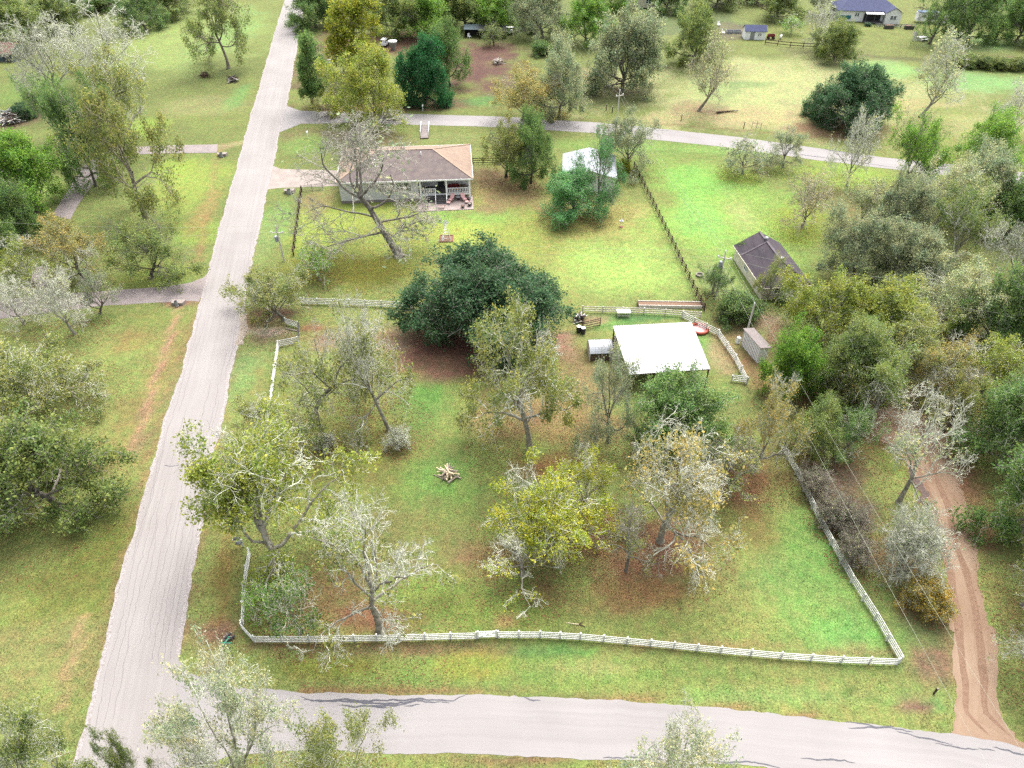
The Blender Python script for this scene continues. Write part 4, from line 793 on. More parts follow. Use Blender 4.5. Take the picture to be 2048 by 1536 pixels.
# ------------------------------------------------------------------ fences
_unit = {}
def bar(name, mat, parent, p0, p1, w, h):
    """one board between two points, sharing one box mesh per material"""
    if mat not in _unit: _unit[mat] = MB().box((0, 0, 0), (1, 1, 1)).mesh("board_" + mat, M[mat])
    p0, p1 = Vector(p0), Vector(p1); d = p1 - p0
    o = new_obj(name, _unit[mat], parent)
    o.location = (p0 + p1) / 2; o.scale = (d.length, w, h)
    o.rotation_euler = (0, -math.atan2(d.z, math.hypot(d.x, d.y)), math.atan2(d.y, d.x))
    return o
def post(mat, parent, x, y, w, h, name="post"):
    if mat not in _unit: _unit[mat] = MB().box((0, 0, 0), (1, 1, 1)).mesh("board_" + mat, M[mat])
    o = new_obj(name, _unit[mat], parent); o.location = (x, y, h / 2 - .02); o.scale = (w, w, h); return o
def fence(name, label, px, spacing, rails, mat, rh=.12, rt=.05, pw=.13, ph=None, group='fences', wonky=.0, seed=1, pmat_=None):
    rr = random.Random(seed); q = [G(*p) for p in px]; o0 = q[0]
    t = thing(name, label, 'fence', o0, 0, group); ph = ph or max(rails) + .12
    for a, b_ in zip(q, q[1:]):
        n = max(1, round((b_ - a).length / spacing)); pts = [a.lerp(b_, i / n) - o0 for i in range(n + 1)]
        dirv = (b_ - a).normalized(); side = Vector((-dirv.y, dirv.x, 0)) * (pw / 2 + rt / 2 + .003)
        for i, p in enumerate(pts):
            if i < n or b_ == q[-1]: post(pmat_ or mat, t, p.x, p.y, pw, ph + rr.uniform(-wonky, wonky))
            if i < n:
                for z in rails:
                    bar("rail", mat, t, pts[i] + dirv * .015 - side + Vector((0, 0, z + rr.uniform(-wonky, wonky) * .6)), pts[i + 1] - dirv * .015 - side + Vector((0, 0, z + rr.uniform(-wonky, wonky) * .6)), rt, rh)
    return t
R4 = (.22, .50, .78, 1.06)
fence('white_fence', "long white four-rail front fence from the street-sign corner to the small gate", [(487, 1258), (511, 1284), (620, 1284), (800, 1281), (953, 1277)], 2.2, R4, 'vinyl', .13, .05, .14)
fence('white_fence', "white four-rail front fence curving from the small gate to the corner by the dirt track", [(996, 1275), (1080, 1275), (1160, 1279), (1300, 1292), (1440, 1306), (1560, 1317), (1680, 1325), (1792, 1329)], 2.2, R4, 'vinyl', .13, .05, .14)
fence('white_fence', "white four-rail side fence running up along the brown hedge", [(1797, 1326), (1748, 1240), (1700, 1165), (1640, 1055), (1590, 950), (1556, 890)], 2.3, R4, 'vinyl', .12, .05, .14)
fence('white_fence', "narrow white roadside fence near the mailbox", [(486, 1254), (489, 1180), (500, 1110)], 2.3, R4, 'vinyl', .12, .05, .13)
fence('white_fence', "white roadside fence ending at the gravel gateway", [(520, 940), (538, 850), (546, 770), (557, 694)], 2.4, R4, 'vinyl', .13, .05, .13)
fence('white_fence', "short white return fence on the near side of the gravel gateway", [(558, 694), (597, 686)], 2.2, R4, 'vinyl', .13, .05, .14)
fence('white_fence', "short white return fence beside the round gate tree", [(572, 648), (598, 656)], 2.2, R4, 'vinyl', .13, .05, .14)
fence('white_fence', "white four-rail fence between the gateway and the big oak", [(604, 608), (700, 611), (828, 617)], 2.5, R4, 'vinyl', .13, .05, .14)
fence('white_fence', "white corral fence wrapping around the barn", [(1365, 636), (1436, 672), (1470, 722), (1493, 768), (1462, 764)], 2.3, R4, 'vinyl', .13, .05, .14)
fence('brown_fence', "brown rail fence along the yard by the main road", [(604, 384), (597, 440), (588, 512)], 2.4, (.35, .75, 1.15), 'dark_wood', .15, .05, .15, None, 'fences', .04, 3)
fence('brown_fence', "long brown rail fence between the house yard and the bright green field", [(1268, 336), (1300, 398), (1350, 500), (1385, 575), (1408, 622)], 2.4, (.35, .75, 1.15), 'dark_wood', .13, .05, .15, 1.35, 'fences', .05, 4)
fence('dark_fence', "dark rail fence between the house corner and the olive tree", [(946, 328), (986, 328), (1040, 330)], 2.6, (.3, .75, 1.2), 'dark_wood', .16, .05, .16, None, 'fences', .02, 5)
fence('grey_fence', "weathered grey rail fence behind the white barn", [(1165, 624), (1245, 626), (1330, 630), (1400, 636)], 2.6, (.3, .65, 1.0), 'grey_wood', .13, .05, .14, None, 'fences', .05, 6)
fence('brown_fence', "brown rail fence of the far pasture beside the white shed", [(1530, 88), (1580, 94), (1632, 97)], 3.0, (.5, 1.2), 'wood', .2, .06, .18, 1.5, 'fences', .05, 7)
fence('brown_fence', "brown paddock fence bending behind the far olive trees", [(1478, 8), (1508, 10), (1548, 32)], 3.0, (.5, 1.3), 'wood', .22, .06, .2, 1.6, 'fences', .05, 8)
gt = thing('white_gate', "small white four-rail gate in the middle of the front fence", 'gate', G(953, 1277), 0)
ga = G(996, 1275) - G(953, 1277); gd = ga.normalized()
for s_ in (0, 1):
    p = ga * s_ + gd * (.16 if s_ == 0 else -.16); post('white', gt, p.x, p.y, .10, 1.24, "stile")
for z in R4: bar("rail", 'white', gt, gd * .22 + Vector((0, 0, z)), ga - gd * .22 + Vector((0, 0, z)), .05, .13)
bar("brace", 'white', gt, gd * .22 + Vector((gd.y * .08, -.06, .28)), ga - gd * .22 + Vector((0, -.06, 1.0)), .03, .08)
def pipe_gate(name, label, a, b_, h=1.25, n=5):
    p0, p1 = G(*a), G(*b_); t = thing(name, label, 'gate', p0); d = p1 - p0
    for z in [h * (i + .6) / n for i in range(n)]: MB().tube((0, 0, z), d + Vector((0, 0, z)), .03, n=6).build("bar", M['dark_metal'], t)
    for f in (0, .5, 1): MB().tube(d * f + Vector((0, 0, .05)), d * f + Vector((0, 0, h + .1)), .045, n=6).build("stile", M['dark_metal'], t)
    return t
pipe_gate('metal_gate', "dark metal pipe gate beside the house driveway", (603, 384), (646, 380), 1.3)
pipe_gate('metal_gate', "dark metal gate closing the gravel gateway by the main road", (597, 684), (599, 656), 1.1)
pg = pipe_gate('field_gate', "low wooden field gate in the pasture fence beside the lane", (1503, 257), (1521, 259), 1.5, 2)
wg = thing('wood_gate', "open pale wooden gate beside the black barrels", 'gate', G(1164, 660)); wd = G(1200, 652) - G(1164, 660)
for z in (.2, .6, 1.0, 1.3): bar("rail", 'wood', wg, (0, 0, z), wd + Vector((0, 0, z)), .05, .12)
for f in (0, 1): post('wood', wg, wd.x * f, wd.y * f + .08, .10, 1.45, "stile")
for lab, (x, y) in (("lone brown fence post beside the pasture and the fallen log", (1362, 242)), ("thin brown post along the pasture fence beside the field gate", (1487, 257)), ("leaning brown post by the lane near the utility pole", (1224, 226)), ("brown corner post of the pasture by the golden-olive tree", (1212, 222))):
    t = thing('fence_post', lab, 'post', G(x, y), 0, 'pasture posts'); MB().tube((0, 0, -.05), (.05, 0, 1.5), .10, .09).build("shaft", M['dark_wood'], t); MB().tube((.05, 0, 1.5), (.052, 0, 1.53), .105, .07).build("cap", M['grey_wood'], t)

# ------------------------------------------------------------------ the house
def hip_roof(t, W, D, ze, zr, mats, over=0.0, rid=None):
    """four slopes over a W x D plan centred at the origin"""
    x, y = W / 2 + over, D / 2 + over; r = (rid if rid is not None else W / 2 - D / 2)
    A, B, C_, D_ = (-x, -y, ze), (x, -y, ze), (x, y, ze), (-x, y, ze); E_, F_ = (-r, 0, zr), (r, 0, zr)
    for nm, pts, mt in (("roof_slope", (A, B, F_, E_), mats[0]), ("roof_slope", (B, C_, F_), mats[1]), ("roof_slope", (C_, D_, E_, F_), mats[2]), ("roof_slope", (D_, A, E_), mats[3])):
        MB().slab(pts, .10).build(nm, M[mt], t)
    for a, b_ in ((E_, F_), (A, E_), (B, F_), (C_, F_), (D_, E_)):
        a, b_ = Vector(a), Vector(b_); MB().beam(a + Vector((0, 0, .02)), b_ + Vector((0, 0, .02)), .34, .08).build("ridge_cap", M['ridge'], t)
    for a, b_ in ((A, B), (B, C_), (C_, D_), (D_, A)):
        a, b_ = Vector(a), Vector(b_); d = (b_ - a).normalized(); o = Vector((d.y, -d.x, 0)) * .03
        MB().beam(a + o + d * .01 + Vector((0, 0, -.12)), b_ + o - d * .01 + Vector((0, 0, -.12)), .05, .24).build("fascia", M['white'], t)
def window(t, x, y, z, w, h, rz=0.0, sash=2, d=.08):
    """frame, panes and glazing bars of one window, facing -y before rz"""
    f = MB(); ca, sa = math.cos(rz), math.sin(rz)
    R_ = lambda lx, ly, lz: (x + lx * ca - ly * sa, y + lx * sa + ly * ca, z + lz)
    for cx, cz, sx, sz in ((0, h / 2, w + .2, .12), (0, -h / 2, w + .26, .14), (-w / 2, 0, .12, h - .13), (w / 2, 0, .12, h - .13)):
        f.box(R_(cx, -d / 2, cz), (sx, d, sz), rz)
    fr = f.build("window", M['white'], t)
    for i in range(sash):
        cx = -w / 2 + w * (i + .5) / sash
        MB().box(R_(cx, -.02, 0), (w / sash - .06, .03, h - .1), rz).build("pane", M['glass'], fr)
        if sash > 1 and i: MB().box(R_(-w / 2 + w * i / sash, -d / 2 + .005, 0), (.16, d - .01, h - .12), rz).build("mullion", M['white'], fr)
        MB().box(R_(cx, -d / 2 + .008, 0), (w / sash - .16, .05, .07), rz).build("meeting_rail", M['white'], fr)
    return fr
ZE, ZR, ZF = 4.2, 6.7, 1.25
fr_ = G(946, 357, ZE); fl_ = G(700, 369, ZE)
hrot = math.radians(4.5); HW, HD = 24.2, 15.2
ux, uy = Vector((math.cos(hrot), math.sin(hrot), 0)), Vector((-math.sin(hrot), math.cos(hrot), 0))
hc = fr_ - ux * HW / 2 + uy * HD / 2; hc.z = 0
house = thing('house', "grey-sided house with brown hip roof and white front porch", 'house', hc, hrot)
hip_roof(house, HW, HD, ZE, ZR, ('shingle', 'shingle_tan', 'shingle_tan', 'shingle_tan'), 0, HW / 2 - HD / 2 + .6)  # front slope gets the shaded tone, the other three the lit tone
for x, y, z in ((-5.2, -2.8, 5.7), (-5.1, -4.4, 5.2), (3.0, -1.4, 6.2)): MB().tube((x, y, z), (x, y, z + .55), .10, n=8).build("vent_pipe", M['white'], house)
bx0, bx1, by0, by1 = -HW / 2 + .5, HW / 2 - .5, -HD / 2 + .6, HD / 2 - .5
PX = bx1 - 9.3; PD = 3.2                                  # porch cut out of the front right corner
w = MB(); prof = [(bx0, by0), (PX, by0), (PX, by0 + PD), (bx1, by0 + PD), (bx1, by1), (bx0, by1)]
n_ = len(prof); w.add([(p[0], p[1], .5) for p in prof] + [(p[0], p[1], ZE - .03) for p in prof], [(i, (i + 1) % n_, n_ + (i + 1) % n_, n_ + i) for i in range(n_)])
w.build("wall", M['grey_siding'], house)
MB().slab([(p[0] * .998, p[1] * .998, .5) for p in prof], .55).build("foundation", M['concrete_grey'], house)
for k in range(12): MB().box(((bx0 + PX) / 2, by0 - .012, .75 + k * .28), (PX - bx0, .024, .05)).build("siding_board", M['grey_siding'], house)
MB().box((0, 0, ZE - .16), (HW - .1, HD - .1, .04)).build("soffit", M['white'], house)
window(house, PX - 2.6, by0 - .01, 2.75, 2.7, 1.7, 0, 2); window(house, PX - 6.3, by0 - .01, 2.75, 1.2, 1.7, 0, 1); window(house, PX - 10.6, by0 - .01, 2.75, 1.8, 1.7, 0, 2)
for x in (PX + .35, PX + 5.0, bx1 - .15): MB().box((x, by0 + .02, ZE / 2 - .1), (.30, .30, ZE - .2)).build("column", M['white'], house)
MB().box(((PX + bx1) / 2, by0 + PD / 2 + .12, ZF - .1), (bx1 - PX, PD - .3, .12)).build("porch_floor", M['deck'], house)
MB().box(((PX + bx1) / 2, by0 + .02, ZF - .18), (bx1 - PX - .4, .10, .30)).build("porch_beam", M['white'], house)
MB().box(((PX + bx1) / 2, by0 + .02, ZE - .28), (bx1 - PX, .20, .25)).build("porch_header", M['white'], house)
for x0, x1 in ((PX + .5, PX + 2.9), (PX + 5.2, bx1 - .32)):
    r = MB().box(((x0 + x1) / 2, by0 + .02, ZF + .98), (x1 - x0, .12, .09)).build("railing", M['white'], house)
    MB().box(((x0 + x1) / 2, by0 + .02, ZF + .12), (x1 - x0, .09, .08)).build("bottom_rail", M['white'], r)
    k = int((x1 - x0) / .29)
    for i in range(k + 1): MB().box((x0 + (x1 - x0) * i / k, by0 + .02, ZF + .55), (.10, .06, .78)).build("baluster", M['white'], r)
MB().box((PX + 3.0, by0 + .02, ZF + .5), (.14, .14, 1.1)).build("newel_post", M['white'], house)
sx0, sx1 = PX + 3.05, PX + 4.85
for i in range(6): MB().box(((sx0 + sx1) / 2, by0 - .22 - i * .30, ZF - .20 - i * .19), (sx1 - sx0, .30, .05)).build("stair_tread", M['deck'], house); MB().box(((sx0 + sx1) / 2, by0 - .09 - i * .30, ZF - .30 - i * .19), (sx1 - sx0 - .02, .03, .15)).build("stair_riser", M['grey_siding'], house)
for x in (sx0 - .08, sx1 + .08):
    MB().beam((x, by0 - .02, ZF - .12), (x, by0 - 1.95, .10), .12, .30).build("stair_stringer", M['white'], house); MB().beam((x, by0 - .1, ZF + .8), (x, by0 - 1.8, .95), .09, .09).build("stair_rail", M['white'], house); MB().box((x, by0 - 1.8, .5), (.1, .1, 1.0)).build("newel_post", M['white'], house)
dr = MB().box((PX + 4.0, by0 + PD - .04, ZF + 1.05), (1.1, .08, 2.1)).build("door", M['black'], house); MB().box((PX + 4.4, by0 + PD - .11, ZF + 1.0), (.06, .06, .2)).build("handle", M['galv'], dr)
window(house, PX + 1.6, by0 + PD - .01, ZF + 1.5, 1.4, 1.4, 0, 2); window(house, PX + 7.0, by0 + PD - .01, ZF + 1.5, 1.6, 1.4, 0, 2)
pt = MB().box(((PX + bx1) / 2 + .1, by0 - 1.55, .04), (bx1 - PX + .5, 5.2, .14)).build("patio", M['pavers']); pt.location = hc; pt.rotation_euler = (0, 0, hrot); structure(pt)
def onp(x, y, z=.11): v = hc + ux * x + uy * y; return (v.x, v.y, z)
def lounge(label, x, y, rot):
    t = thing('lounge_chair', label, 'chair', onp(x, y), hrot + rot, 'patio lounge chairs')
    MB().box((0, 0, .42), (.75, .75, .16)).build("seat", M['pink'], t); MB().slab([(-.38, .32, .45), (.38, .32, .45), (.38, .75, 1.25), (-.38, .75, 1.25)], .16).build("backrest", M['pink'], t)
    for sx in (-1, 1):
        MB().box((sx * .44, .02, .62), (.10, .8, .06)).build("armrest", M['dark_metal'], t)
        for sy in (-.33, .33): MB().tube((sx * .40, sy, 0), (sx * .42, sy, .6), .03, n=6).build("leg", M['dark_metal'], t)
    f = thing('footstool', label.replace("lounge chair", "footstool belonging to the lounge chair"), 'footstool', onp(x + .75 * math.sin(rot) * 1.3, y - .95), hrot + rot, 'patio footstools')
    MB().box((0, 0, .36), (.62, .55, .12)).build("cushion", M['pink'], f)
    for sx in (-.26, .26):
        for sy in (-.22, .22): MB().tube((sx, sy, 0), (sx, sy, .31), .03, n=6).build("leg", M['dark_metal'], f)
lounge("pink lounge chair on the patio beside the porch stairs", PX + 5.7, by0 - .95, -.5); lounge("pink lounge chair on the patio under the outer porch column", bx1 - 1.2, by0 - .9, .45)
t = thing('patio_table', "small round glass table between the pink lounge chairs", 'table', onp(PX + 7.0, by0 - .5)); MB().lathe([(.02, .68), (.48, .69), (.48, .72), (.02, .73)]).build("table_top", M['galv'], t); MB().tube((0, 0, 0), (0, 0, .68), .05).build("leg", M['dark_metal'], t); MB().lathe([(.25, 0), (.25, .03), (.05, .05)]).build("base", M['dark_metal'], t)
t = thing('covered_grill', "black covered barbecue grill beside the porch stairs", 'grill', onp(PX + 1.9, by0 - .75), hrot)
MB().prism([(-.35, .25), (.35, .25), (.38, .75), (.25, 1.05), (-.25, 1.05), (-.38, .75)], 'x', -.75, .75).build("cover", M['black'], t); MB().box((0, 0, .14), (1.3, .5, .22)).build("cart", M['dark_metal'], t)
for sx in (-.55, .55): MB().tube((sx, -.28, .12), (sx, .28, .12), .11, n=10).build("wheel", M['black'], t)
for lab, x, y, s_ in (("round black planter at the front edge of the patio", bx1 - 1.55, by0 - 3.5, 1.0), ("black planter with white stones at the outer patio corner", bx1 - .3, by0 - 2.9, 1.2), ("black wreath-like pot against the outer porch column", bx1 - .35, by0 - .55, .8), ("dark planter between the patio and the porch column", PX + .7, by0 - .6, .9)):
    t = thing('planter', lab, 'planter', onp(x, y), 0, 'patio planters'); MB().lathe([(.20 * s_, 0), (.34 * s_, .38 * s_), (.38 * s_, .40 * s_), (.36 * s_, .44 * s_), (.28 * s_, .40 * s_)]).build("pot", M['black'], t); MB().lathe([(.27 * s_, .38 * s_), (.2 * s_, .43 * s_), (.05, .45 * s_)]).build("soil", M['stone'] if s_ > 1.1 else M['soil'], t)
t = thing('doormat', "red doormat at the foot of the porch stairs", 'doormat', onp((sx0 + sx1) / 2, by0 - 2.55, .118), hrot); MB().box((0, 0, .012), (1.2, .55, .025)).build("mat", M['red'], t); MB().box((0, 0, .028), (1.0, .38, .006)).build("pile", M['brick'], t)
t = thing('patio_bench', "low pale bench frame on the patio in front of the doormat", 'bench', onp((sx0 + sx1) / 2, by0 - 3.5), hrot); MB().box((0, 0, .42), (1.1, .45, .05)).build("seat", M['pavers'], t)
for sx in (-.5, .5): MB().box((sx, 0, .2), (.06, .4, .40)).build("leg", M['grey_wood'], t)
t = thing('porch_sofa', "dark red sofa on the house porch", 'sofa', onp(PX + 6.3, by0 + 1.6, ZF - .03), hrot); MB().box((0, 0, .25), (1.9, .8, .4)).build("seat", M['red'], t); MB().box((0, .38, .65), (1.9, .18, .5)).build("backrest", M['red'], t)
for sx in (-.95, .95): MB().box((sx, 0, .4), (.16, .8, .55)).build("armrest", M['red'], t)
t = thing('porch_table', "wooden table at the outer end of the house porch", 'table', onp(bx1 - 1.3, by0 + 1.6, ZF - .03), hrot); MB().box((0, 0, .75), (1.1, .8, .06)).build("table_top", M['wood'], t)
for sx in (-.45, .45):
    for sy in (-.3, .3): MB().box((sx, sy, .37), (.07, .07, .72)).build("leg", M['wood'], t)
t = thing('porch_plant', "dark potted plant at the inner end of the house porch", 'plant', onp(PX + 1.0, by0 + 1.0, ZF - .03)); MB().lathe([(.16, 0), (.26, .4), (.22, .4)]).build("pot", M['brick'], t)
rr = random.Random(4); lf_ = MB()
for i in range(60):
    a = rr.uniform(0, 6.28); e = rr.uniform(.2, 1.3); c_ = Vector((math.cos(a) * math.cos(e), math.sin(a) * math.cos(e), math.sin(e))) * rr.uniform(.3, .6) + Vector((0, 0, .5)); s_ = Vector((-math.sin(a), math.cos(a), 0)) * .07; u_ = Vector((0, 0, .12))
    lf_.add([c_ - u_, c_ + s_, c_ + u_, c_ - s_], [(0, 1, 2, 3)])
o = lf_.build("foliage", M['leaf'], t); o.color = (.04, .06, .04, 1)

# ------------------------------------------------------------------ other buildings
def ribbed_roof(t, corners, mat, panels, ribs, thick=.03, rib=.07):
    """corners: back-left, back-right, front-right, front-left; each panel is one sheet with raised ribs"""
    BL, BR, FR, FL = [Vector(c_) for c_ in corners]
    for k in range(panels):
        m_ = MB(); f0, f1 = k / panels, (k + 1) / panels - .0015
        a, b_, c_, d = BL.lerp(BR, f0), BL.lerp(BR, f1), FL.lerp(FR, f1), FL.lerp(FR, f0)
        m_.slab([a, b_, c_, d], thick)
        for i in range(ribs):
            g = f0 + (f1 - f0) * (i + .5) / ribs; p, q = BL.lerp(BR, g), FL.lerp(FR, g)
            m_.beam(p + Vector((0, 0, rib * .45)), q + Vector((0, 0, rib * .45)), .05, rib)
        m_.build("roof_panel", M[mat], t)
zb, zf = 3.7, 3.1
cs = [G(1226, 652, zb), G(1383, 644, zb), G(1421, 738, zf), G(1258, 749, zf)]
b0 = sum(cs, Vector()) / 4; b0.z = 0
barn = thing('pole_barn', "open pole barn with big bright white metal roof", 'barn', b0)
loc = [c_ - b0 for c_ in cs]
ribbed_roof(barn, loc, 'roof_white', 12, 3)
for f in (0, .33, .67, 1):
    for a, b_ in ((loc[0], loc[1]), (loc[3], loc[2])):
        p = a.lerp(b_, f); p = p * .97; MB().box((p.x, p.y, (p.z - .1) / 2), (.16, .16, p.z - .12)).build("post", M['wood'], barn)
for a, b_ in ((loc[0], loc[1]), (loc[3], loc[2]), (loc[0], loc[3]), (loc[1], loc[2])):
    a, b_ = a * .975, b_ * .975; MB().beam(a + Vector((0, 0, -.05)), b_ + Vector((0, 0, -.05)), .10, .2).build("beam", M['wood'], barn)
def low_boards(t, a, b_, n, z0, dz, mat):
    for k in range(n):
        p, q = Vector(a), Vector(b_); p.z = q.z = z0 + k * dz; d = (q - p).normalized()
        MB().beam(p, q, .04, dz * .85).build("board", M[mat], t)
e0, e3 = loc[0] * .985, loc[3] * .985
low_boards(barn, e0.lerp(e3, .45), e3, 5, .25, .30, 'rust'); low_boards(barn, loc[0] * .96, loc[1] * .96, 6, .25, .36, 'grey_wood')
MB().box((-1.2, 1.5, .6), (3.0, 1.4, 1.2)).build("feed_trough", M['wood'], barn); MB().box((2.2, -1.5, .5), (1.6, 1.2, 1.0)).build("hay_bale", M['log'], barn)
# curved coop
c0 = (G(1176, 674, 2.0) + G(1222, 671, 2.0) + G(1225, 709, .9) + G(1178, 713, .9)) / 4; c0.z = 0
coop = thing('coop', "small coop with curved pale metal roof beside the white barn", 'coop', c0, math.radians(3))
prof = []; cw_, cd_ = 3.1, 3.0
arc = [(-cd_ / 2 + cd_ * i / 12, .95 + 1.15 * math.sin(math.pi * (.08 + .84 * i / 12)) ** .8) for i in range(13)]
for k in range(4):
    m_ = MB(); x0, x1 = -cw_ / 2 + cw_ * k / 4, -cw_ / 2 + cw_ * (k + 1) / 4 - .02
    for (ya, za), (yb, zb_) in zip(arc, arc[1:]): m_.slab([(x0, ya, za), (x1, ya, za), (x1, yb, zb_), (x0, yb, zb_)], .03)
    m_.build("roof_panel", M['roof_pale'], coop)
for sx in (-1, 1): MB().prism([(-cd_ / 2 + .08, .05)] + [(y * .95, z - .05) for y, z in arc] + [(cd_ / 2 - .08, .05)], 'x', sx * 1.48 - .03, sx * 1.48 + .03).build("end_wall", M['grey_wood'], coop)
for k in range(4): MB().box((0, -cd_ / 2 + .1, .18 + k * .22), (cw_ - .2, .04, .18)).build("board", M['wood'], coop); MB().box((0, cd_ / 2 - .1, .18 + k * .22), (cw_ - .2, .04, .18)).build("board", M['wood'], coop)
def gable(t, W, D, zw, zr, wall, roofs, over=.35, axis='y'):
    """walls and two roof slopes, ridge along local y"""
    m_ = MB(); m_.prism([(-W / 2, -.02), (W / 2, -.02), (W / 2, zw), (0, zr - .12), (-W / 2, zw)], 'y', -D / 2, D / 2); m_.build("wall", M[wall], t)
    sl_ = (zr - zw) / (W / 2); xo = W / 2 + over
    for sx, mt in ((-1, roofs[0]), (1, roofs[1])):
        MB().slab([(0, -D / 2 - over, zr), (sx * xo, -D / 2 - over, zr - sl_ * xo), (sx * xo, D / 2 + over, zr - sl_ * xo), (0, D / 2 + over, zr)], .10).build("roof_slope", M[mt], t)
        MB().beam((sx * (xo + .03), -D / 2 - over, zr - sl_ * xo - .08), (sx * (xo + .03), D / 2 + over, zr - sl_ * xo - .08), .05, .18).build("fascia", M['white'], t)
        for sy in (-1, 1): MB().beam((0, sy * (D / 2 + over + .03), zr - .08), (sx * xo, sy * (D / 2 + over + .03), zr - sl_ * xo - .08), .05, .18).build("bargeboard", M['white'], t)
    return sl_
cott = thing('cottage', "cream-walled cottage with dark purple shingle roof", 'house', (39.4, 94.6, 0), math.radians(6.5))
sl_ = 2.0 / 3.45; xo, ze_, zr_ = 3.8, 4.5 - 2.0 / 3.45 * 3.8, 4.5; yb, yf, yr = 6.2, -6.2, -2.6
MB().box((0, 0, 1.2), (6.9, 11.7, 2.44)).build("wall", M['cream'], cott); MB().prism([(-3.45, 2.42), (3.45, 2.42), (0, 4.38)], 'y', 5.75, 5.85).build("gable_end", M['cream'], cott)
for pts in (((0, yb, zr_), (-xo, yb, ze_), (-xo, yf, ze_), (0, yr, zr_)), ((0, yb, zr_), (0, yr, zr_), (xo, yf, ze_), (xo, yb, ze_)), ((0, yr, zr_), (-xo, yf, ze_), (xo, yf, ze_))): MB().slab(pts, .10).build("roof_slope", M['shingle_dark'], cott)
MB().beam((-xo - .03, yf, ze_ - .07), (-xo - .03, yb, ze_ - .07), .05, .14).build("fascia", M['cream'], cott); MB().beam((-xo, yf - .03, ze_ - .07), (xo, yf - .03, ze_ - .07), .05, .14).build("fascia", M['cream'], cott)
for a, b_ in (((0, yr, zr_), (-xo, yf, ze_)), ((0, yr, zr_), (xo, yf, ze_))): MB().beam(a, b_, .3, .06).build("ridge_cap", M['shingle_dark'], cott)
MB().beam((0, -2.6, 4.52), (0, 6.2, 4.52), .32, .06).build("ridge_cap", M['ridge_grey'], cott)
MB().beam((-.1, 3.0, 4.48), (-3.75, 3.0, 4.48 - sl_ * 3.65), .30, .08).build("roof_strip", M['ridge_grey'], cott)
for y in (3.6, -2.4): v = MB().lathe([(.18, 4.4), (.18, 4.65), (.30, 4.7), (.32, 4.85), (.2, 5.0), (.02, 5.02)], (0.05, y, 0)).build("roof_vent", M['galv'], cott)
window(cott, -3.46, 1.0, 1.45, 1.1, 1.1, -math.pi / 2, 2); window(cott, -3.46, -3.4, 1.45, 1.1, 1.1, -math.pi / 2, 2)
dr = MB().box((2.4, -5.94, 1.05), (1.6, .08, 2.1)).build("door", M['black'], cott); MB().box((1.75, -6.0, 1.0), (.06, .06, .16)).build("handle", M['galv'], dr)
window(cott, -1.2, -5.91, 1.6, 1.2, 1.1, 0, 2)
shd = thing('shed', "little shed with pale pink metal wall beside the rich green tree", 'shed', (32.35, 75.9, 0), math.radians(16))
MB().prism([(-.65, 0), (.65, 0), (.65, 2.4), (-.65, 2.6)], 'y', -2.1, 2.1).build("wall", M['white'], shd)
for k in range(13): MB().box((-.665, -2.0 + k * .33, 1.28), (.03, .06, 2.5)).build("wall_rib", M['pavers'], shd)
MB().slab([(-.85, -2.25, 2.68), (.85, -2.25, 2.42), (.85, 2.25, 2.42), (-.85, 2.25, 2.68)], .06).build("roof", M['concrete_grey'], shd); MB().box((-.9, 2.5, .5), (.4, .4, 1.0)).build("meter_box", M['white'], shd)
ws = thing('workshop', "pale metal workshop hidden behind the bright green tree", 'workshop', (14.4, 128.3, 0), math.radians(-4))
m_ = MB(); m_.prism([(-4.6, 0), (4.6, 0), (4.6, 3.2), (0, 4.4), (-4.6, 3.2)], 'y', -4.5, 4.6); m_.build("wall", M['white'], ws)
ribbed_roof(ws, [(-5.0, 5.0, 3.12), (0, 5.0, 4.5), (0, -5.4, 4.5), (-5.0, -5.4, 3.12)], 'roof_pale', 4, 3); ribbed_roof(ws, [(0, 5.0, 4.5), (5.0, 5.0, 3.12), (5.0, -5.4, 3.12), (0, -5.4, 4.5)], 'roof_pale', 4, 3)
MB().box((-2.0, -4.53, 1.4), (3.0, .06, 2.8)).build("roller_door", M['galv'], ws); MB().box((4.7, -5.2, 1.5), (.14, .14, 3.0)).build("post", M['white'], ws)
window(ws, 2.4, -4.51, 1.6, 1.4, 1.0, 0, 2)
fh = thing('house', "far white house with slate-blue roof and dark porch", 'house', (108.6, 243.5, 0), math.radians(-5))
MB().box((0, 0, 1.6), (17.5, 9, 3.2)).build("wall", M['white'], fh)
for pts in (((-9.3, -5.2, 3.1), (9.3, -5.2, 3.1), (5.0, 0, 5.6), (-5.0, 0, 5.6)), ((9.3, -5.2, 3.1), (9.3, 5.2, 3.1), (5.0, 0, 5.6)), ((9.3, 5.2, 3.1), (-9.3, 5.2, 3.1), (-5.0, 0, 5.6), (5.0, 0, 5.6)), ((-9.3, 5.2, 3.1), (-9.3, -5.2, 3.1), (-5.0, 0, 5.6))): MB().slab(pts, .1).build("roof_slope", M['shingle_blue'], fh)
MB().slab([(4.2, -7.2, 3.12), (6.8, -7.2, 4.6), (6.8, -3.6, 4.6), (4.2, -3.6, 3.12)], .1).build("roof_slope", M['shingle_blue'], fh); MB().slab([(6.8, -7.2, 4.6), (9.4, -7.2, 3.12), (9.4, -3.6, 3.12), (6.8, -3.6, 4.6)], .1).build("roof_slope", M['shingle_blue'], fh)
MB().prism([(4.5, 0), (9.1, 0), (9.1, 3.1), (6.8, 4.4), (4.5, 3.1)], 'y', -6.9, -4.4).build("wing", M['white'], fh); window(fh, 6.8, -6.91, 1.8, 1.8, 1.1, 0, 2); window(fh, -3.2, -4.51, 1.9, 1.3, 1.0, 0, 2)
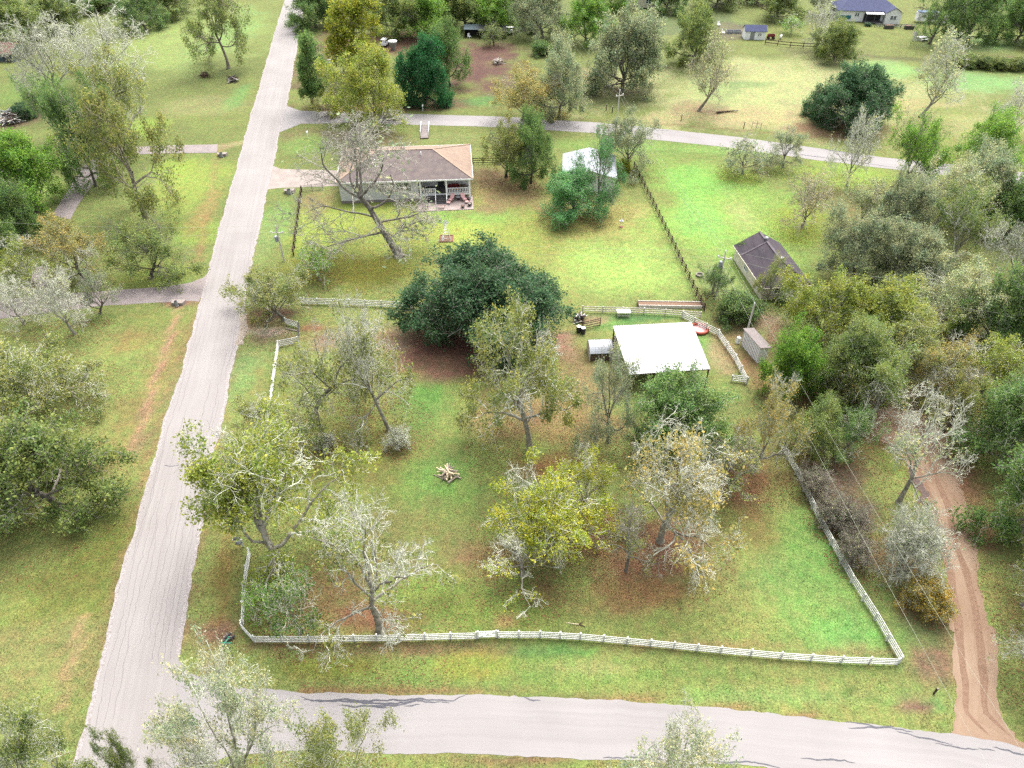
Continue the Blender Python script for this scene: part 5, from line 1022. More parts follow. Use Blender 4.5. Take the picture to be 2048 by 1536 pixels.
MB().slab([(-1.2, -7.0, 2.7), (4.1, -7.0, 2.7), (4.1, -4.6, 3.0), (-1.2, -4.6, 3.0)], .08).build("porch_roof", M['galv'], fh); MB().box((1.4, -4.53, 1.35), (5.0, .06, 2.5)).build("porch_screen", M['black'], fh); MB().box((1.5, -5.8, .3), (5.4, 2.6, .12)).build("porch_floor", M['deck'], fh)
for x in (-1.1, 1.4, 4.0): MB().box((x, -6.9, 1.35), (.14, .14, 2.6)).build("post", M['dark_metal'], fh)
MB().box((-6.5, -4.6, 1.2), (3.2, .1, 1.0)).build("awning", M['teal'], fh)
dk = thing('garden_fence', "low dark fence with planters in front of the far blue-roofed house", 'fence', (114.5, 232.5, 0), math.radians(-5))
for k in range(9): MB().box((-6 + k * 1.5, 0, .55), (.12, .12, 1.1)).build("post", M['dark_metal'], dk)
for z in (.3, .6, .95): MB().box((0, -.09, z), (12, .05, .14)).build("rail", M['galv'], dk)
for lab, x in (("dark planter box nearest the far house's steps", -2.4), ("dark planter box at the end of the far house's low fence", 3.4)):
    t = thing('planter_box', lab, 'planter', (114.5 + x, 231.2 - x * .09, 0), math.radians(-5), 'far planter boxes'); MB().box((0, 0, .5), (2.6, 1.0, 1.0)).build("box", M['dark_metal'], t); MB().box((0, 0, 1.02), (2.4, .8, .08)).build("soil", M['soil'], t)
ps = G(1510, 80); sh2 = thing('shed', "small white shed with slate roof at the far pasture fence", 'shed', (ps.x, ps.y + 2, 0), math.radians(-4))
MB().prism([(-1.8, 0), (1.8, 0), (1.8, 2.4), (0, 3.4), (-1.8, 2.4)], 'x', -2.9, 2.9).build("wall", M['white'], sh2)
for s_ in (-1, 1): MB().slab([(-3.1, 0, 3.5), (3.1, 0, 3.5), (3.1, s_ * 2.1, 2.25), (-3.1, s_ * 2.1, 2.25)], .08).build("roof_slope", M['shingle_blue'], sh2)
MB().box((-.8, -1.83, 1.0), (1.2, .06, 2.0)).build("door", M['galv'], sh2); window(sh2, 1.2, -1.82, 1.4, 1.0, .8, 0, 2)
fb = thing('shed', "blue-grey shed with rusty red roof at the edge of the photo", 'shed', (-137.0, 203.5, 0), math.radians(-8))
MB().prism([(-3, 0), (3, 0), (3, 2.4), (0, 4.0), (-3, 2.4)], 'x', -6, 6).build("wall", M['blue_grey'], fb)
for s_ in (-1, 1): MB().slab([(-6.4, 0, 4.1), (6.4, 0, 4.1), (6.4, s_ * 3.5, 2.2), (-6.4, s_ * 3.5, 2.2)], .08).build("roof_slope", M['rust'], fb)
MB().box((4.2, -3.03, 1.1), (2.2, .06, 2.2)).build("door_opening", M['black'], fb)  # black panel stands in for the shade within the open doorway
tb = G(185, 20); wb = thing('building', "long building with white metal roof in the far corner", 'building', (tb.x, tb.y + 3, 0), math.radians(3))
MB().box((0, 0, 1.5), (13, 7, 3.0)).build("wall", M['rust'], wb); ribbed_roof(wb, [(-7, 4, 4.6), (7, 4, 4.6), (7, -4.2, 3.0), (-7, -4.2, 3.0)], 'roof_pale', 7, 3); MB().box((3, -3.53, 1.2), (2.5, .06, 2.4)).build("door", M['black'], wb)
gh = thing('house', "grey-roofed house half out of the photo beside the curved driveway", 'house', tuple(G(-30, 395)), math.radians(8))
gable(gh, 8, 12, 2.9, 4.6, 'cream', ('concrete_grey', 'concrete_grey'), .4); MB().box((2, -6.03, 1.05), (1, .06, 2.1)).build("door", M['dark_wood'], gh); window(gh, -1.5, -6.01, 1.6, 1.4, 1.1, 0, 2); window(gh, 4.01, 0, 1.6, 1.6, 1.1, math.pi / 2, 2)
cp = G(718, 52); car_p = thing('carport', "dark carport roof behind the bright yellow tree", 'carport', tuple(cp), 0); MB().slab([(-3.4, 2.5, 2.7), (3.4, 2.5, 2.7), (3.4, -2.8, 2.3), (-3.4, -2.8, 2.3)], .10).build("roof", M['black'], car_p)
for x in (-3, 3):
    for y in (-2.5, 2.3): MB().box((x, y, 1.15), (.14, .14, 2.3)).build("post", M['dark_wood'], car_p)
MB().box((0, 2.4, 1.2), (6, .08, 2.3)).build("back_wall", M['dark_wood'], car_p)
for lab, x, y, w_, mt in (("dark open shed under the yellow-green tree in the brown yard", 985, 74, 7.5, 'black'), ("small dark shed with pale green roof in the brown yard", 945, 72, 4.2, 'blue_grey')):
    p = G(x, y); t = thing('yard_shed', lab, 'shed', tuple(p), 0, 'brown yard sheds'); MB().box((0, 1.6, 1.1), (w_, .1, 2.2)).build("back_wall", M['black'], t)
    for s_ in (-1, 1): MB().box((s_ * w_ / 2, 0, 1.1), (.1, 3.2, 2.2)).build("side_wall", M['dark_wood'], t)
    MB().slab([(-w_ / 2 - .3, 1.9, 2.7), (w_ / 2 + .3, 1.9, 2.7), (w_ / 2 + .3, -2, 2.25), (-w_ / 2 - .3, -2, 2.25)], .08).build("roof", M[mt], t)
p = G(1285, 22); mh = thing('house', "pale house with steps at the far edge behind the olive tree", 'house', (p.x, p.y + 6, 0), 0); MB().box((0, 0, 1.9), (12, 7, 3.0)).build("wall", M['cream'], mh); MB().slab([(-6.4, 3.8, 3.6), (6.4, 3.8, 3.6), (6.4, -3.8, 3.3), (-6.4, -3.8, 3.3)], .12).build("roof", M['shingle_tan'], mh); window(mh, 2, -3.51, 2.2, 1.6, 1.2, 0, 2)
for i in range(6): MB().box((-2.5, -3.7 - i * .45, 1.25 - i * .22), (2.6, .45, .08)).build("step", M['wood'], mh)
for k, x in enumerate((-4.4,)): MB().box((x, -3.53, 2.1), (2.0, .06, 1.3)).build("pale_panel", M['white'], mh)
# ------------------------------------------------------------------ vehicles and yard things
def trailer(label, px, py, L_, W_, H_, rot, cover=None):
    p = G(px, py); t = thing('camper_trailer', label, 'trailer', tuple(p), rot, 'white trailers')
    prof = [(-L_ / 2, .6), (L_ / 2 - .3, .6), (L_ / 2, 1.1), (L_ / 2 - .15, H_ - .3), (L_ / 2 - .6, H_), (-L_ / 2 + .2, H_), (-L_ / 2, H_ - .3)]
    m_ = MB(); n = len(prof); m_.add([(x, -W_ / 2, z) for x, z in prof] + [(x, W_ / 2, z) for x, z in prof], [tuple(range(n)), tuple(range(2 * n - 1, n - 1, -1))] + [(i, n + i, n + (i + 1) % n, (i + 1) % n) for i in range(n)]); m_.build("body", M['white'], t)
    for x in (-.8, .2): w_ = MB().tube((x, -W_ / 2 - .02, .38), (x, -W_ / 2 + .25, .38), .38, n=14).build("wheel", M['black'], t); MB().tube((x, -W_ / 2 - .05, .38), (x, -W_ / 2 - .02, .38), .18, n=10).build("rim", M['galv'], w_)
    for x in (-L_ / 4, L_ / 5): MB().box((x, -W_ / 2 - .01, H_ * .65), (.8, .03, .55)).build("window", M['glass'], t)
    MB().box((L_ / 2 - 1.3, -W_ / 2 - .012, 1.55), (.75, .03, 1.8)).build("door", M['roof_pale'], t); MB().beam((L_ / 2, 0, .7), (L_ / 2 + 1.2, 0, .5), .12, .12).build("hitch", M['dark_metal'], t)
    if cover: MB().slab([(-L_ / 2, -W_ / 2, H_ + .12), (L_ / 3, -W_ / 2, H_ + .12), (L_ / 3, W_ / 2, H_ + .12), (-L_ / 2, W_ / 2, H_ + .12)], .1).build("tarp", M[cover], t)
trailer("white camper trailer with blue tarp behind the far green tree", 1852, 45, 6.5, 2.5, 3.0, -.1, 'blue')
trailer("white camper trailer under the dark slanting tree", 1915, 28, 6.0, 2.5, 3.0, -.5)
trailer("short white trailer standing on the far lawn next to the tarped camper", 1884, 48, 3.2, 2.2, 2.4, 1.1)
p = G(1842, 80); t = thing('picnic_set', "white outdoor table with benches under the far leaning tree", 'table', tuple(p), .3); MB().box((0, 0, .8), (2.4, 1.4, .12)).build("table_top", M['white'], t)
for s_ in (-1, 1): MB().box((0, s_ * 1.3, .5), (2.2, .5, .1)).build("bench", M['white'], t); MB().box((s_ * .8, 0, .37), (.12, 2.8, .74)).build("leg", M['grey_wood'], t)
p = G(1828, 82); t = thing('wood_stack', "grey leaning boards stacked beside the far white table", 'boards', tuple(p), .2)
for i in range(4): MB().beam((i * .35 - .5, -.3, .05), (i * .35 - .5, .9, 2.3), .3, .06).build("board", M['grey_wood'], t)
p = G(1541, 78); t = thing('garden_wagon', "red wagon beside the small far white shed", 'wagon', tuple(p), 0); MB().box((0, 0, .75), (1.9, 1.1, .10)).build("bed", M['red'], t)
for s_ in (-1, 1):
    MB().box((0, s_ * .55, 1.0), (1.9, .08, .5)).build("side", M['red'], t); MB().box((s_ * .95, 0, 1.0), (.08, 1.02, .5)).build("end", M['red'], t)
    for y in (-.5, .5): MB().tube((s_ * .7, y - .06, .35), (s_ * .7, y + .06, .35), .35, n=12).build("wheel", M['black'], t)
p = G(1561, 78); t = thing('motorcycle', "white covered motorcycle parked by the far rail fence", 'motorcycle', tuple(p), 1.2)
for x in (-.7, .7): MB().tube((x, -.07, .33), (x, .07, .33), .33, n=14).build("wheel", M['black'], t)
m_ = MB(); pr = [(-.95, .5), (.6, .5), (.8, 1.0), (.3, 1.15), (-.2, .95), (-.9, 1.0)]; n = len(pr); m_.add([(x, -.22, z) for x, z in pr] + [(x, .22, z) for x, z in pr], [tuple(range(n)), tuple(range(2 * n - 1, n - 1, -1))] + [(i, n + i, n + (i + 1) % n, (i + 1) % n) for i in range(n)]); m_.build("body", M['white'], t); MB().tube((.7, -.4, 1.2), (.7, .4, 1.2), .03, n=6).build("handlebar", M['dark_metal'], t)
for lab, x, y, r in (("white plastic garden chair at the far paddock's corner", 1437, 52, .3), ("white plastic garden chair nearest the low grey trough", 1446, 68, 1.2), ("white chair on the brown yard beside the small dark shed", 939, 76, .8), ("white chair on the brown yard beside the slim dark tree", 968, 74, 2.2)):
    p = G(x, y); t = thing('garden_chair', lab, 'chair', tuple(p), r, 'white garden chairs'); MB().box((0, 0, .45), (.8, .8, .08)).build("seat", M['white'], t); MB().box((0, .38, .85), (.8, .07, .8)).build("backrest", M['white'], t)
    for sx in (-.35, .35):
        for sy in (-.33, .33): MB().box((sx, sy, .21), (.07, .07, .42)).build("leg", M['white'], t)
p = G(1467, 66); t = thing('trough', "low grey water trough beside the far white shed", 'trough', tuple(p), 0); MB().box((0, 0, .08), (4.2, 1.6, .1)).build("floor", M['galv'], t)
for s_ in (-1, 1): MB().box((0, s_ * .82, .38), (4.2, .06, .7)).build("side", M['galv'], t); MB().box((s_ * 2.13, 0, .38), (.06, 1.7, .7)).build("end", M['galv'], t)
def cart(label, px, py, rot):
    p = G(px, py); t = thing('utility_cart', label, 'cart', tuple(p), rot); MB().box((0, 0, .75), (2.6, 1.5, .6)).build("body", M['white'], t); MB().box((0, 0, 1.85), (2.5, 1.5, .08)).build("roof", M['white'], t)
    for sx in (-1, 1):
        for sy in (-.68, .68): MB().box((sx * 1.1, sy, 1.43), (.07, .07, .78)).build("post", M['dark_metal'], t); MB().tube((sx * .85, sy - .1, .36), (sx * .85, sy + .1, .36), .36, n=12).build("wheel", M['black'], t)
cart("white utility cart parked at the edge of the brown yard", 1018, 68, 0.1)
cart("white utility cart beside the dark carport's trees", 770, 92, 1.4)
p = G(787, 100); t = thing('water_tank', "pale grey tapered tank with white lid behind the olive-yellow tree", 'tank', tuple(p), 0); MB().lathe([(.5, 0), (1.1, 1.9), (1.15, 2.1), (1.1, 2.15)], n=16).build("tank", M['galv'], t); MB().lathe([(1.2, 2.16), (1.2, 2.4), (.4, 2.6), (.05, 2.62)], n=16).build("lid", M['white'], t)
p = G(659, 126); t = thing('utility_box', "small white box on the brown verge by the bright yellow tree", 'box', tuple(p), .2); MB().box((0, 0, .4), (.9, .6, .8)).build("cabinet", M['white'], t); MB().box((0, 0, .83), (1.0, .7, .06)).build("lid", M['roof_pale'], t)

# logs and brush
def log_pile(name, label, px, py, n, L_, r, mats, seed, spread=1.0):
    rr = random.Random(seed); p = G(px, py); t = thing(name, label, 'log pile' if 'log' in name or 'wood' in name else 'brush pile', tuple(p)); ms = {}
    for i in range(n):
        mt = rr.choice(mats); rad = r * rr.uniform(.6, 1.3); ln = L_ * rr.uniform(.55, 1.15)
        a = rr.uniform(0, math.pi); lay = i / n; z = rad + lay * spread * .8 * rr.uniform(.7, 1.1); c_ = Vector((rr.gauss(0, spread * .35 * (1.1 - lay)), rr.gauss(0, spread * .35 * (1.1 - lay)), z))
        d = Vector((math.cos(a), math.sin(a), rr.uniform(-.25, .25))) * ln / 2
        a0, a1 = c_ - d, c_ + d; a0.z = max(a0.z, rad); a1.z = max(a1.z, rad)
        MB().tube(a0, a1, rad, rad * .85, 7).build("log", M[mt], t)
    return t
log_pile('log_pile', "pile of pale peeled logs on the lawn of the fenced lot", 896, 950, 34, 1.9, .085, ['log', 'log', 'stone'], 3, 1.15)
log_pile('brush_pile', "small reddish brush pile on the far lawn", 410, 154, 30, 2.2, .07, ['dark_wood', 'wood'], 5, 1.4)
log_pile('brush_pile', "dark brush pile with pale stump on the far lawn by the main road", 466, 163, 34, 2.4, .09, ['black', 'dark_wood', 'grey_wood'], 6, 1.5)
log_pile('rubbish_heap', "long heap of cut branches at the edge of the photo", 22, 246, 60, 5.0, .10, ['grey_wood', 'dark_wood', 'galv'], 7, 3.2)
log_pile('stacked_wood', "stack of dark split wood against the end of the grey barn fence", 1158, 640, 40, 1.3, .11, ['dark_wood', 'grey_wood', 'black'], 8, 1.1)
log_pile('stump_wood', "few broken branch pieces beside the green street sign", 458, 1276, 9, 1.1, .10, ['wood', 'stone', 'black'], 9, .6)
log_pile('brush_pile', "thin brush heap in the brown yard beyond the lane", 995, 128, 26, 3.0, .07, ['dark_wood', 'grey_wood'], 10, 1.6)
t = thing('fallen_log', "fallen grey log lying in the far pasture", 'log', tuple(G(1455, 226)), .12); MB().tube((-2.6, 0, .25), (2.6, .5, .3), .22, .14, 8).build("trunk", M['dark_wood'], t); MB().tube((-2.4, 0, .3), (-2.2, .4, 1.3), .10, .05, 6).build("stub", M['log'], t); MB().tube((1.4, .4, .3), (2.4, -.3, .6), .07, .03, 6).build("branch", M['grey_wood'], t)
t = thing('fallen_branch', "forked dead branch on the grass just inside the front fence", 'branch', tuple(G(1155, 1250)), .3); MB().tube((-.9, .5, .05), (.1, 0, .06), .025, .04, 6).build("stick", M['log'], t); MB().tube((.1, 0, .06), (.6, -.4, .08), .05, .03, 6).build("stick", M['dark_wood'], t); MB().tube((.1, 0, .06), (.7, .1, .2), .05, .02, 6).build("stick", M['dark_wood'], t)

# windmill ornament on its brick bed
wp = G(893, 478); bed = thing('brick_bed', "square brick-edged flower bed around the little windmill", 'flower bed', tuple(wp), .03)
MB().box((0, 0, .03), (2.0, 1.9, .10)).build("soil", M['soil'], bed)
for s_ in (-1, 1):
    for i in range(9): MB().box((-1.0 + i * .25, s_ * 1.05, .08), (.235, .12, .18)).build("brick", M['brick'], bed)
    for i in range(8): MB().box((s_ * 1.06, -.87 + i * .25, .08), (.12, .235, .18)).build("brick", M['brick'], bed)
wm = thing('windmill', "little white ornamental windmill in the house yard", 'windmill', (wp.x, wp.y + .1, .08), .2)
for sx in (-1, 1):
    for sy in (-1, 1): MB().tube((sx * .48, sy * .48, 0), (sx * .09, sy * .09, 2.3), .045, .03, 6).build("leg", M['white'], wm)
for k in range(5):
    z = .25 + k * .45; r_ = .48 - .39 * z / 2.3
    for a, b_ in (((-1, -1), (1, -1)), ((1, -1), (1, 1)), ((1, 1), (-1, 1)), ((-1, 1), (-1, -1))): MB().tube((a[0] * r_, a[1] * r_, z), (b_[0] * r_, b_[1] * r_, z), .03, n=5).build("brace", M['white'], wm)
hub = MB().tube((0, -.18, 2.45), (0, .12, 2.45), .06, n=8).build("hub", M['galv'], wm)
for k in range(10): a = k * math.pi / 5; d = Vector((math.cos(a), 0, math.sin(a))); s_ = Vector((-math.sin(a), .12, math.cos(a))) * .07; c_ = Vector((0, -.17, 2.45)); MB().slab([c_ + d * .08 - s_ * .5, c_ + d * .42 - s_, c_ + d * .42 + s_, c_ + d * .08 + s_ * .5], .012).build("blade", M['white'], hub)
MB().slab([(0, .12, 2.4), (.02, .5, 2.28), (.02, .5, 2.62), (0, .12, 2.5)], .012).build("tail_vane", M['white'], wm)
wm.scale = (1.22, 1.22, 1.22)
t = thing('garden_statue', "tiny white statue on the brick bed beside the windmill", 'statue', (wp.x - .62, wp.y - .55, .08)); MB().lathe([(.14, 0), (.14, .06), (.07, .1), (.11, .3), (.05, .42), (.08, .5), (.05, .6), (.01, .62)]).build("figure", M['white'], t)
t = thing('bird_feeder', "small white bird feeder post on the yard lawn", 'bird feeder', tuple(G(1242, 454))); MB().tube((0, 0, 0), (0, 0, 1.1), .06, n=8).build("post", M['white'], t); MB().lathe([(.30, 1.1), (.36, 1.18), (.30, 1.16)]).build("tray", M['galv'], t); MB().lathe([(.35, 0), (.35, .06), (.08, .1)]).build("base", M['brick'], t); MB().lathe([(.10, 1.2), (.10, 1.45), (.02, 1.6)]).build("tube_roof", M['white'], t)
# footbridge with white rails
fp0, fp1 = G(851, 252), G(849, 278); t = thing('footbridge', "narrow grey footbridge with white rails leading from the lane to the house", 'footbridge', tuple((fp0 + fp1) / 2), math.atan2((fp0 - fp1).y, (fp0 - fp1).x) - math.pi / 2); fl = (fp0 - fp1).length
for k in range(int(fl / .3)): MB().box((0, -fl / 2 + .15 + k * .3, .22), (1.5, .27, .06)).build("plank", M['concrete_grey'], t)
for s_ in (-1, 1):
    MB().box((s_ * .82, 0, .15), (.10, fl, .2)).build("stringer", M['wood'], t); MB().box((s_ * .86, fl * .08, 1.05), (.09, fl * .8, .12)).build("handrail", M['white'], t)
    for y in (-.32, .1, .48): MB().box((s_ * .86, fl * y, .52), (.12, .12, 1.0)).build("post", M['white'], t)
# signs and boxes
def street_sign(label, px, py, h, s_):
    t = thing('street_sign', label, 'street sign', tuple(G(px, py))); MB().tube((0, 0, 0), (0, 0, h), .03 * s_, n=8).build("pole", M['galv'], t)
    for a, z, nm in ((.0, h + .10, 1), (1.2, h + .34, 2)):
        b_ = MB().box((0, 0, z), (.95 * s_, .03, .22)).build("sign_blade", M['green_sign'], t); b_.rotation_euler = (0, 0, a)
        # white lettering, too small to read in the photo
        for sd_ in (-1, 1):
            x = -.33
            for wd in (.10, .07, .08, .09, .07, .10, .08): MB().box((x * s_ + wd / 2, sd_ * .019, z), (wd * .8 * s_, .006, .10)).build("letter", M['white'], b_); x += .098
street_sign("green street sign on a grey pole at the front corner", 466, 1312, 2.1, 1.0)
street_sign("small green street sign at the lane junction below the pointed tree", 624, 216, 2.2, 1.25)
t = thing('mailbox', "dark mailbox on a pale post beside the main road", 'mailbox', tuple(G(487, 1093)), .0); MB().box((0, 0, .55), (.12, .12, 1.15)).build("post", M['vinyl'], t); MB().box((-.35, 0, 1.12), (.95, .14, .10)).build("arm", M['vinyl'], t)
MB().tube((-.68, 0, 1.3), (-.08, 0, 1.3), .15, n=12).build("box", M['dark_metal'], t); MB().box((-.3, -.16, .78), (.55, .25, .22)).build("paper_box", M['galv'], t); MB().box((-.12, -.17, 1.38), (.04, .02, .16)).build("flag", M['white'], t)
for lab, x, y in (("white mailbox on the lane's bank below the emerald evergreen", 846, 222), ("small white marker post on the lawn by the house's lane verge", 616, 276)):
    t = thing('mailbox', lab, 'mailbox', tuple(G(x, y)), 0, 'lane mailboxes'); MB().box((0, 0, .55), (.12, .12, 1.1)).build("post", M['white'], t); MB().tube((0, -.3, 1.25), (0, .3, 1.25), .18, n=10).build("box", M['white'], t)
t = thing('marker_post', "short wooden marker post on the verge by the dirt track", 'post', tuple(G(1867, 1388))); MB().box((0, 0, .45), (.12, .12, .95)).build("shaft", M['dark_wood'], t); MB().box((0, 0, .95), (.13, .13, .06)).build("top", M['stone'], t)
# culverts
def culvert(label, px, py, rot, r=.35):
    t = thing('culvert', label, 'culvert', tuple(G(px, py)), rot, 'culverts'); m_ = MB()
    n = 14; ring = [(math.cos(2 * math.pi * i / n), math.sin(2 * math.pi * i / n)) for i in range(n)]
    m_.add([(c_ * r, 0, .16 + s_ * r) for c_, s_ in ring] + [(c_ * (r + .07), 0, .16 + s_ * (r + .07)) for c_, s_ in ring] + [(c_ * r, .8, .16 + s_ * r) for c_, s_ in ring], [(i, (i + 1) % n, n + (i + 1) % n, n + i) for i in range(n)] + [(i, (i + 1) % n, 2 * n + (i + 1) % n, 2 * n + i) for i in range(n)]); m_.build("pipe", M['galv'], t)
    MB().lathe([(r - .01, 0), (.01, .001)], n=14).build("dark_inside", M['black'], t); t.children[-1].rotation_euler = (math.pi / 2, 0, 0); t.children[-1].location = (0, .03, .16)  # black disc stands in for the shade inside the pipe
    MB().slab([(-.8, .06, .26 + r), (.8, .06, .26 + r), (1.0, .95, .28 + r), (-1.0, .95, .28 + r)], .3 + r).build("headwall", M['concrete'], t)
culvert("dark culvert pipe under the house driveway", 579, 388, .15); culvert("culvert pipe at the end of the curved driveway", 444, 314, .1, .3); culvert("small culvert pipe below the western driveway", 355, 612, .0, .22)
t = thing('stone_row', "row of pale stones at the foot of the gateway's white fence", 'stones', tuple(G(574, 656)))
rr = random.Random(2); sv = G(597, 661) - G(574, 656)
for i in range(7):
    c_ = sv * (i / 6); m_ = bmesh.new(); bmesh.ops.create_icosphere(m_, subdivisions=1, radius=.16 + .05 * rr.random())
    for v in m_.verts: v.co *= rr.uniform(.8, 1.2); v.co.z *= .7
    me = bpy.data.meshes.new("stone"); m_.to_mesh(me); m_.free(); me.materials.append(M['stone']); o = new_obj("stone", me, t); o.location = (c_.x, c_.y - .25, .08)
# barn yard things
t = thing('picnic_table', "white-topped table against the grey fence behind the barn", 'table', tuple(G(1246, 632)), .0); MB().box((0, 0, .85), (1.9, .95, .07)).build("table_top", M['white'], t); MB().box((.65, 0, .90), (.14, .35, .03)).build("tray", M['dark_metal'], t)
for sx in (-.8, .8):
    for sy in (-.38, .38): MB().box((sx, sy, .4), (.09, .09, .80)).build("leg", M['grey_wood'], t)
MB().box((0, -.38, .3), (1.5, .06, .10)).build("stretcher", M['grey_wood'], t)
a, b_ = G(1276, 611), G(1402, 613); rb = thing('raised_bed', "long raised wooden garden bed along the grey fence", 'garden bed', tuple((a + b_) / 2), math.atan2(b_.y - a.y, b_.x - a.x)); ln = (b_ - a).length
MB().box((0, 0, .2), (ln - .1, 1.0, .36)).build("soil", M['soil'], rb)
for s_ in (-1, 1): MB().box((0, s_ * .56, .25), (ln, .10, .5)).build("side_board", M['grey_wood'], rb); MB().box((s_ * (ln / 2 + .06), 0, .25), (.10, 1.2, .5)).build("end_board", M['wood'], rb)
t = thing('raft', "orange round inflatable lying behind the barn's corner", 'inflatable', tuple(G(1398, 660)), .4); m_ = MB(); n = 20
m_.add([((1.15 + .22 * math.cos(b2)) * math.cos(a2), (1.15 + .22 * math.cos(b2)) * math.sin(a2), .24 + .22 * math.sin(b2)) for a2 in [2 * math.pi * i / n for i in range(n)] for b2 in [2 * math.pi * j / 8 for j in range(8)]], [(i * 8 + j, ((i + 1) % n) * 8 + j, ((i + 1) % n) * 8 + (j + 1) % 8, i * 8 + (j + 1) % 8) for i in range(n) for j in range(8)]); m_.build("ring", M['orange'], t, True); MB().lathe([(1.1, .10), (.6, .16), (.02, .18)], n=20).build("floor", M['pink'], t)
for k, (x, y) in enumerate(((1157, 664), (1166, 667))):
    p = G(x, y); t = thing('barrel', ["black barrel with white lid standing nearer the big oak", "black barrel with white lid standing against the open wooden gate"][k], 'barrel', tuple(p), 0, 'black barrels'); MB().lathe([(.28, 0), (.32, .1), (.33, .45), (.32, .85), (.29, .95)]).build("drum", M['black'], t); MB().lathe([(.30, .95), (.30, 1.0), (.05, 1.03)]).build("lid", M['white'], t)
t = thing('concrete_ring', "small round concrete ring beside the brown fence and cottage", 'ring', tuple(G(1399, 552))); m_ = MB(); m_.lathe([(.55, 0), (.6, .35), (.45, .35), (.42, .05)], n=18); m_.build("ring", M['concrete'], t)
# ------------------------------------------------------------------ poles and wires
def pole(label, px, py, ty, arm=True, transformer=False, mat='grey_wood', armrot=0.0):
    p = G(px, py); h = CAMH - (p.y * (((ty - 768) / FPX) * CP + SP) / (CP - ((ty - 768) / FPX) * SP)); t = thing('utility_pole', label, 'utility pole', tuple(p), armrot, 'utility poles')
    MB().tube((0, 0, -.05), (0, 0, h), .15, .11, 10).build("shaft", M[mat], t)
    if arm:
        MB().box((0, -.14, h - 1.0), (1.9, .09, .12)).build("crossarm", M[mat], t)
        for x in (-.85, .85): MB().lathe([(.05, h - .94), (.09, h - .86), (.09, h - .74), (.03, h - .68)], (x, -.14, 0), 8).build("insulator", M['white'], t)
    MB().lathe([(.05, h), (.09, h + .06), (.08, h + .2), (.02, h + .26)], n=8).build("insulator", M['white'], t)
    if transformer: MB().lathe([(.05, h - 2.6), (.25, h - 2.55), (.27, h - 1.7), (.2, h - 1.6), (.04, h - 1.55)], (-.36, -.1, 0), 12).build("transformer", M['roof_pale'], t)
    return p + Vector((0, 0, h))
tA = pole("slender utility pole in the small tree by the cottage", 1432, 592, 503, True, True, armrot=-.35)
tB = pole("utility pole beside the little pink-walled shed", 1493, 668, 608, False)
tC = pole("utility pole beside the lane in front of the big grey-green tree", 1231, 270, 181, True, armrot=.5)
tD = pole("utility pole with white transformer between the main road and the brown fence", 568, 522, 453, True, True)
def wire(label, a, b_, sag, r=.013):
    a, b_ = Vector(a), Vector(b_); n = 14; t = thing('power_line', label, 'power line', tuple(a), 0, 'power lines'); m_ = MB(); P = []
    for i in range(n + 1): f = i / n; q = a.lerp(b_, f) - a; q.z -= sag * 4 * f * (1 - f); P.append(q)
    for p, q in zip(P, P[1:]): m_.tube(p, q, r, n=4, caps=False)
    m_.build("cable", M['wire'], t)
up = Vector((0, 0, .25)); lo = Vector((0, 0, -.85))
wire("upper power line running from the lane pole down to the cottage's pole", tC + up, tA + up, 1.0); wire("lower power line running from the lane pole down to the cottage's pole", tC + lo, tA + lo, 1.2)
wire("power line coming down over the big grey-green tree to the lane pole", G(1130, 45, 9), tC + up, .6); wire("second power line over the big grey-green tree to the lane pole", G(1115, 50, 8.2), tC + lo, .6)
wire("upper power line crossing the house yard from the roadside pole", tD + up, tA + up, 1.2); wire("lower power line crossing the house yard from the roadside pole", tD + lo, tA + lo, 1.4)
wire("upper power line crossing the main road westwards", G(-60, 440, 9), tD + up, .8); wire("lower power line crossing the main road westwards", G(-60, 465, 8), tD + lo, .8)
wire("power line over the cottage roof to the wood", tA + up, G(2120, 590, 9), 1.0); wire("lower power line over the cottage roof to the wood", tA + lo, G(2120, 640, 8), 1.2)
wire("inner power line running down beside the dirt track", tA + Vector((-.8, 0, -.8)), G(2060, 1680, 8.0), 1.0, .011); wire("outer power line running down beside the dirt track", tA + Vector((.8, 0, -.8)), G(2190, 1735, 8.0), 1.0, .011)
wire("short power line from the cottage's pole to the shed's pole", tA + lo, tB + up, .3)

